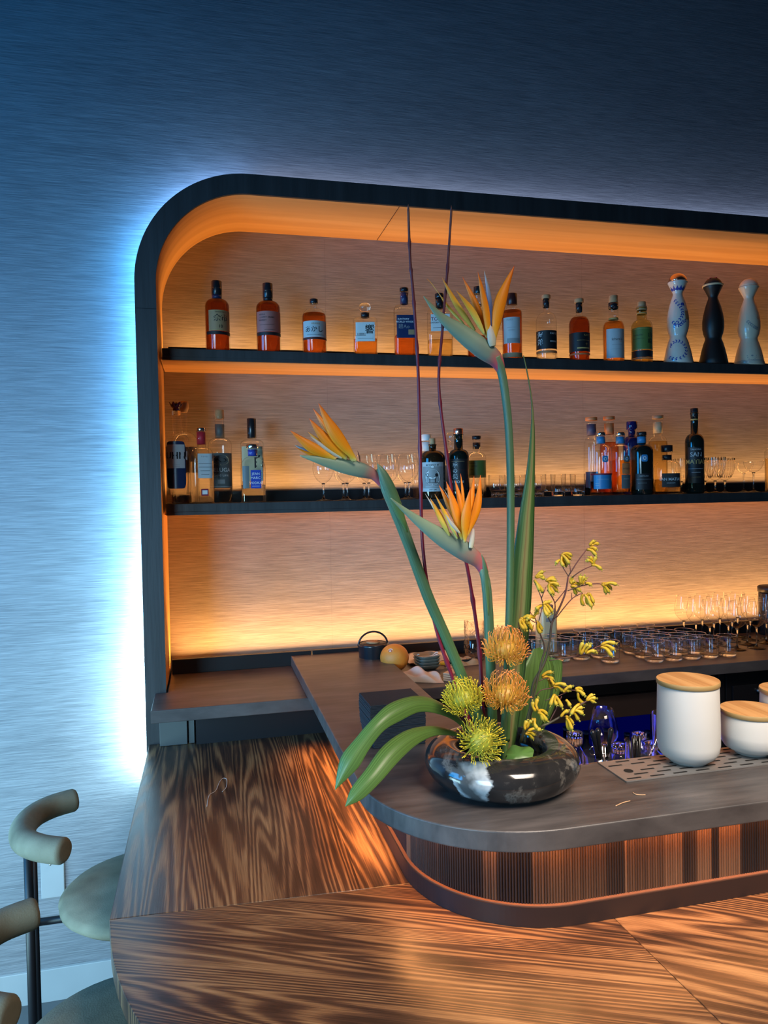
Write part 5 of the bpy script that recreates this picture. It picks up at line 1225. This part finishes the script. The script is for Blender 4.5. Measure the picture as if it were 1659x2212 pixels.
kpaw('tallest kangaroo paw stem with forked wine-red twigs and yellow buds', Y+.03,
     [(38, 16, [(200, 2050), (300, 1700), (325, 1480), (430, 1280), (480, 1100), (505, 890), (560, 780), (635, 600), (665, 430)], .0),
      (14, 10, [(665, 430), (760, 280), (850, 160)], .01), (12, 9, [(700, 440), (800, 370), (900, 325)], -.02), (12, 9, [(660, 570), (800, 520), (960, 500), (1030, 530)], -.01),
      (13, 9, [(550, 830), (700, 650), (810, 590)], -.02), (11, 9, [(665, 425), (600, 310), (585, 210)], .02), (10, 8, [(690, 400), (680, 310)], .0), (14, 9, [(500, 890), (430, 740), (400, 630), (330, 470)], .02),
      (15, 10, [(525, 840), (535, 690), (460, 560)], -.02), (12, 9, [(535, 690), (640, 560)], .01), (10, 8, [(405, 640), (450, 530)], .02), (9, 7, [(700, 650), (697, 590)], 0)],
     [(880, 140, 20, 3, 95, .01), (850, 170, -20, 2, 120, .01), (920, 320, 120, 3, 110, -.02), (890, 325, -15, 1, 95, -.02), (600, 210, -30, 3, 120, .02), (610, 230, -80, 3, 110, .02), (590, 280, 200, 1, 75, .02),
      (340, 440, 15, 3, 110, .02), (340, 470, -55, 2, 130, .02), (450, 470, 0, 3, 110, .02), (470, 510, -45, 4, 120, -.02), (800, 510, 80, 3, 80, -.01), (830, 500, -5, 1, 70, -.01), (1000, 505, -25, 4, 130, -.01),
      (815, 595, -70, 2, 130, -.02), (860, 600, -75, 2, 110, -.02), (700, 520, -20, 3, 110, .0), (690, 500, 60, 2, 60, 0)], 4)
kpaw('kangaroo paw stem leaning left in front of the tall blade leaf', Y-.02,
     [(26, 12, [(240, 2050), (310, 1700), (400, 1280), (435, 1120), (380, 960), (345, 840)], .0), (10, 8, [(380, 860), (410, 740)], -.01), (9, 7, [(340, 840), (290, 770)], .0), (9, 7, [(215, 1000), (180, 890), (215, 830)], 0), (9, 8, [(345, 880), (260, 830)], 0), (9, 8, [(300, 1000), (330, 900)], 0)],
     [(215, 830, 30, 1, 70, 0), (205, 840, -60, 3, 130, 0), (250, 850, -75, 2, 130, 0), (330, 840, 170, 2, 90, 0), (340, 830, 40, 1, 70, 0), (360, 870, -65, 2, 130, 0), (410, 720, 200, 2, 80, -.01), (430, 710, -60, 3, 100, -.01), (430, 700, 30, 2, 60, -.01)], 9)
kpaw('lowest kangaroo paw stem spreading right over the bowl rim', Y-.01,
     [(30, 14, [(300, 2020), (400, 1900), (480, 1860), (620, 1780), (800, 1670), (860, 1640)], -.02), (13, 9, [(480, 1850), (560, 1700), (600, 1600)], -.01), (12, 8, [(350, 1600), (400, 1540), (500, 1520), (560, 1500), (640, 1520)], .0), (10, 8, [(600, 1780), (690, 1740), (740, 1730)], -.02), (11, 8, [(560, 1820), (600, 1800), (660, 1790)], -.02),
      (10, 8, [(380, 1450), (470, 1420), (500, 1480)], .02), (9, 7, [(300, 1850), (310, 1760), (350, 1700)], -.03), (11, 9, [(480, 1250), (640, 1222), (780, 1200), (850, 1180), (920, 1130), (990, 1100)], -.02), (9, 8, [(440, 1640), (560, 1600), (700, 1540), (760, 1560)], -.01)],
     [(400, 1410, 10, 2, 130, .02), (470, 1430, -60, 2, 120, .02), (520, 1500, -10, 2, 120, 0), (540, 1590, -90, 4, 120, -.01), (620, 1560, 20, 2, 90, -.01), (740, 1540, -20, 2, 110, -.01), (750, 1560, -75, 1, 140, -.01), (790, 1680, 205, 1, 150, -.02), (850, 1640, 20, 3, 90, -.02),
      (700, 1750, -5, 4, 120, -.02), (600, 1800, 40, 2, 110, -.02), (650, 1800, -60, 3, 120, -.02), (360, 1740, 100, 2, 100, -.03), (370, 1740, -40, 3, 120, -.03), (330, 1800, -85, 2, 120, -.03), (250, 1920, 70, 2, 110, -.03), (260, 1950, -15, 3, 120, -.03), (640, 1630, -60, 1, 80, -.01),
      (790, 1200, 80, 2, 150, -.02), (840, 1170, 50, 3, 100, -.02), (860, 1180, 10, 1, 110, -.02), (990, 1095, 0, 2, 130, -.02), (990, 1110, -25, 2, 130, -.02)], 14)

# ---- black napkin stack
p = PZ(863, 1600, zS)
r = empty('napkin_stack', (.487, -.925, zt), radians(1), 'thick stack of black paper napkins behind the drooping leaves', 'napkins')
NAPK = basic('black_napkin_paper', (.016, .020, .026), .85, vary=.2, bump=.3, bscale=300)
m = MB(); g = random.Random(2); NL = 34; hh = .118
for k in range(NL):
    z0 = k*hh/NL; e = g.uniform(-.0012, .0012); f = g.uniform(-.0012, .0012); bow = .006*sin(pi*k/NL)
    m.box(-.075-bow*.8-.010*(1-k/NL)*-1+e, .078+e-.010*k/NL*0, -.068+f-bow, .068+f, z0, z0+hh/NL-.0006, bev=.0006, seg=1)
ob = m.build('napkins', NAPK, r); tag(ob, kind='stuff')

# ---- drip tray
ty0, ty1, tx0 = -1.378, -1.250, .938
TR = empty('drip_tray', (0, 0, zt), 0, 'brushed steel drip tray with staggered slots set in the stone bar top', 'drip tray')
m = MB(); m.box(tx0, 2.6, ty0, ty1, 0, .0022, bev=.0006); m.build('plate', STEEL, TR)
m = MB(); m.box(tx0-.001, 2.601, ty0-.0012, ty0, 0, .0030).box(tx0-.0014, tx0, ty0-.0012, ty1, 0, .0030); m.build('raised_edge', STEEL, TR)
m = MB(); SL = basic('slot_shadow', (.004, .004, .004), .8)
for row in range(6):
    yy = ty0+.012+row*.0205
    x = tx0+.028+(row % 2)*.032
    k = 0
    while x < 2.5:
        if not (row in (2, 3) and k == 0):
            q = []
            for i in range(12):
                a = 2*pi*i/12; q.append((x+(.016 if cos(a) > 0 else -.016)+.0032*cos(a), yy+.0032*sin(a), .0026))
            m.add(q, [tuple(range(12))], 0, False)
        x += .062; k += 1
q = [(tx0+.040+.0115*cos(2*pi*i/24), ty0+.055+.0115*sin(2*pi*i/24), .0027) for i in range(24)]; m.add(q, [tuple(range(24))], 0, False)
m.build('slots', SL, TR)
# ---- canisters
CAN = basic('white_stoneware', (.56, .555, .53), .5, vary=.03, bump=.05, bscale=30)
LIDW = woodmat('bamboo_lid', [(.2, (.42, .20, .07)), (.5, (.55, .29, .11)), (.8, (.60, .34, .14))], across=30, along=2, rings=4, plank=.018, rough=.4, fine=.3, coat=0, warp=.4)
RIMW = basic('bamboo_edge', (.40, .26, .10), .5)
def canister(lab, x, y, R, h, foot):
    r = empty('canister', (x, y, zt+.0035), 0, lab, 'canister', None)
    pr = [(0, 0), (foot, 0), (foot+.002, .004), (foot+.006, .006), (R*.86, .016), (R*.96, .028), (R, .046), (R, h*.5), (R*.97, h-.004), (R*.955, h-.001), (0, h-.001)]
    MB().lathe(pr, 56).build('body', CAN, r)
    MB().lathe([(0, h), (R*.985, h), (R*1.0, h+.001), (R*1.0, h+.0105), (R*.99, h+.012)], 56).build('lid_rim', RIMW, r)
    MB().lathe([(R*.99, h+.0119), (0, h+.0121)], 56).build('lid', LIDW, r)
canister('tall white stoneware canister with bamboo lid', 1.157, -1.305, .0745, .192, .045)
canister('short white canister with bamboo lid beside the tall one', 1.345, -1.300, .074, .100, .04)
canister('third white canister, only its lid edge showing at the right', 1.490, -1.268, .072, .132, .04)
# twigs of litter on the stone
for pts, lab in ((((1330, 1741), (1345, 1734), (1361, 1730)), 'straight pale petal sliver on the stone bar top'), (((1367, 1712), (1374, 1716), (1383, 1717), (1394, 1717)), 'curled tan petal sliver on the stone bar top')):
    tag(MB().tube(spline([PZ(a, b, zS+.0016) for a, b in pts], 10), .0011, 6).build('petal_sliver', basic('tan_sliver', (.55, .33, .18), .7)), lab, 'litter')
# ---- tools and glasses on the work shelf behind the bar
zk = .9505
def at_y(px, py, y): q = PY(px, py, y); return q
def simple(name, lab, cat, px, ptop, y, prof, mat, seg=24, group=None, z=None):
    q = PY(px, ptop, y); h = q.z-zk; r = empty(name, (q.x, y, zk), 0, lab, cat, group)
    MB().lathe([(a, b*h) for a, b in prof], seg).build('body', mat, r); return r, q, h
r, q, h = simple('tool_holder', 'clear glass jar of black-handled bar tools behind the bar top', 'jar', 1290, 1628, -1.06, [(0, 0), (.038, 0), (.040, .02), (.042, 1), (.040, 1), (.038, .03), (0, .03)], THIN)
CHR = basic('chrome', (.8, .8, .82), .08, metal=1)
for i, (a, b, c_, d_) in enumerate(((1279, 1577, 1292, 1640), (1291, 1573, 1296, 1640), (1321, 1572, 1309, 1640))):
    pA, pB2 = PY(a, b, -1.06+.012*(i-1)), PY(c_, d_, -1.06+.008*(i-1)); dd = (pB2-pA).normalized(); e = pA+dd*((zk+.012-pA.z)/dd.z) if False else pB2+dd*.10
    r = empty('bar_tool', (0, 0, 0), 0, 'black-handled bar tool standing in the glass jar, %s of three' % ['leftmost', 'middle', 'rightmost'][i], 'bar tool', 'black-handled tools in the glass jar')
    MB().tube([pA, pA.lerp(pB2, .08), pA.lerp(pB2, .3), pB2], [.003, .0085, .0065, .006], 12).build('handle', BC, r)
    MB().tube([pB2, e], .0028, 8).build('shaft', CHR, r)
for i, (a, b) in enumerate(((1300, 1607), (1306, 1609), (1313, 1603))):
    pA = PY(a, b, -1.05); tag(MB().tube([pA, Vector((pA.x+.005, -1.06, zk+.03))], .004, 8).build('steel_tool', CHR), 'slim chrome tool shaft between the black handles in the jar, %s' % ['left', 'middle', 'right'][i], 'bar tool', 'chrome tools in the glass jar')
for k in range(2):
    c = PY(1281+k*26, 1622+k*14, -1.07-.0*k); m = MB(); m.tube([c+Vector((.010*cos(a), 0, .012*sin(a))) for a in [2*pi*i/16 for i in range(15)]], .0012, 6)
    tag(m.build('hook_ring', CHR), 'small chrome wire loop hanging on the tool jar, %s' % ['left', 'right'][k], 'hook', 'wire loops on the tool jar')
r, q, h = simple('straw_holder', 'clear glass holding a bundle of black metal straws', 'glass', 1377, 1600, -1.05, [(0, 0), (.031, 0), (.035, .98), (.037, 1), (.034, 1), (.030, .04), (0, .04)], THIN)
g = random.Random(8); BMET = basic('dark_metal', (.06, .065, .065), .25, metal=.8)
SPOT = sorted([(g.uniform(0, 2*pi), g.uniform(.002, .020)) for _ in range(12)], key=lambda t: t[1]*cos(t[0]))
for i, (a, rr_) in enumerate(SPOT):
    tag(MB().tube([(q.x+.6*rr_*cos(a), -1.05+.6*rr_*sin(a), zk+.015), (q.x+1.15*rr_*cos(a), -1.05+1.15*rr_*sin(a), q.z+g.uniform(-.004, .014))], .0035, 8).build('metal_straw', BMET), 'dark metal straw in the bundle behind the drip tray, %s' % ORD[i], 'straw', 'metal straws in the glass')
r, q, h = simple('mixing_glass', 'tall clear mixing glass right beside the tall white canister', 'glass', 1441, 1541, -1.02, [(0, 0), (.040, 0), (.043, 1), (.041, 1), (.038, .03), (0, .03)], THIN)
pA, pB2 = PY(1432, 1571, -1.02), PY(1400, 1640, -1.04)
m = MB(); P = [pA.lerp(pB2, i/60*1.6) for i in range(61)]
for s_ in (0, pi): m.tube([p_+Vector((.0022*cos(i*.55+s_), .0022*sin(i*.55+s_), 0)) for i, p_ in enumerate(P)], .0017, 5)
tag(m.build('bar_spoon', CHR), 'twisted steel bar spoon leaning toward the tall white canister', 'spoon')
for i, (px, py, yy) in enumerate(((1241, 1580, -.95), (1381, 1582, -.77), (1338, 1606, -.93), (1407, 1602, -.88))):
    q = PY(px, py, yy); r = empty('bitters_bottle', (q.x, yy, zk), 0, ['glass decanter with fluted stopper right beside the marble bowl', 'glass decanter with fluted stopper behind the metal straws', 'glass decanter with fluted stopper between tool jar and straws', 'glass decanter with fluted stopper beside the bar spoon'][i], 'decanter', 'glass decanters behind the bar')
    h = q.z-zk
    MB().lathe([(0, 0), (.040, 0), (.042, h*.35), (.036, h*.62), (.018, h*.74), (.017, h*.78), (.016, h*.78), (.034, h*.60), (.038, h*.03), (0, h*.03)], 28).build('body', THIN, r)
    m = MB()
    for k in range(16):
        a = 2*pi*k/16; m.tube([(.019*cos(a), .019*sin(a), h*.80), (.021*cos(a), .021*sin(a), h*.99)], .0035, 6)
    m.lathe([(0, h*.79), (.019, h*.79), (.021, h), (0, h)], 20); m.build('stopper', BASEG, r)
q = PY(1303, 1530, -.80); h = q.z-zk; r = empty('snifter_glass', (q.x, -.80, zk), 0, 'large clear tulip glass rising behind the black-handled tools', 'glass')
MB().lathe([(0, 0), (.036, 0), (.036, .002), (.008, .006), (.005, .02), (.005, h*.38), (.012, h*.42), (0, h*.425)], 24).build('stem', BASEG, r)
MB().lathe([(.006, h*.42), (.035, h*.47), (.046, h*.58), (.047, h*.66), (.040, h*.82), (.030, h), (.029, h), (.039, h*.82), (.0455, h*.66), (.0445, h*.58), (.034, h*.48), (0, h*.44)], 36).build('bowl', THIN, r)
# blue-lit bottles in the cooler
for i, px in enumerate((1222, 1266, 1310, 1354, 1398, 1442)):
    q = PY(px, 1570+(i*37 % 14), .10); r = empty('cooler_bottle', (q.x, .10, .5205), 0, 'bottle in the blue lit cooler bay, %s of the row' % ORD[i], 'bottle', 'bottles in the blue cooler')
    h = q.z-.5205; w = .036
    MB().lathe([(0, 0), (w, 0), (w, h*.6), (w*.35, h*.78), (w*.33, h*.95), (0, h*.95)], 20).build('glass', basic('dim_glass', (.05, .06, .12), .15), r)
    MB().lathe([(0, h*.951), (w*.38, h*.951), (w*.38, h), (0, h)], 16).build('cap', basic('blue_cap', (.1, .2, .6), .3), r)
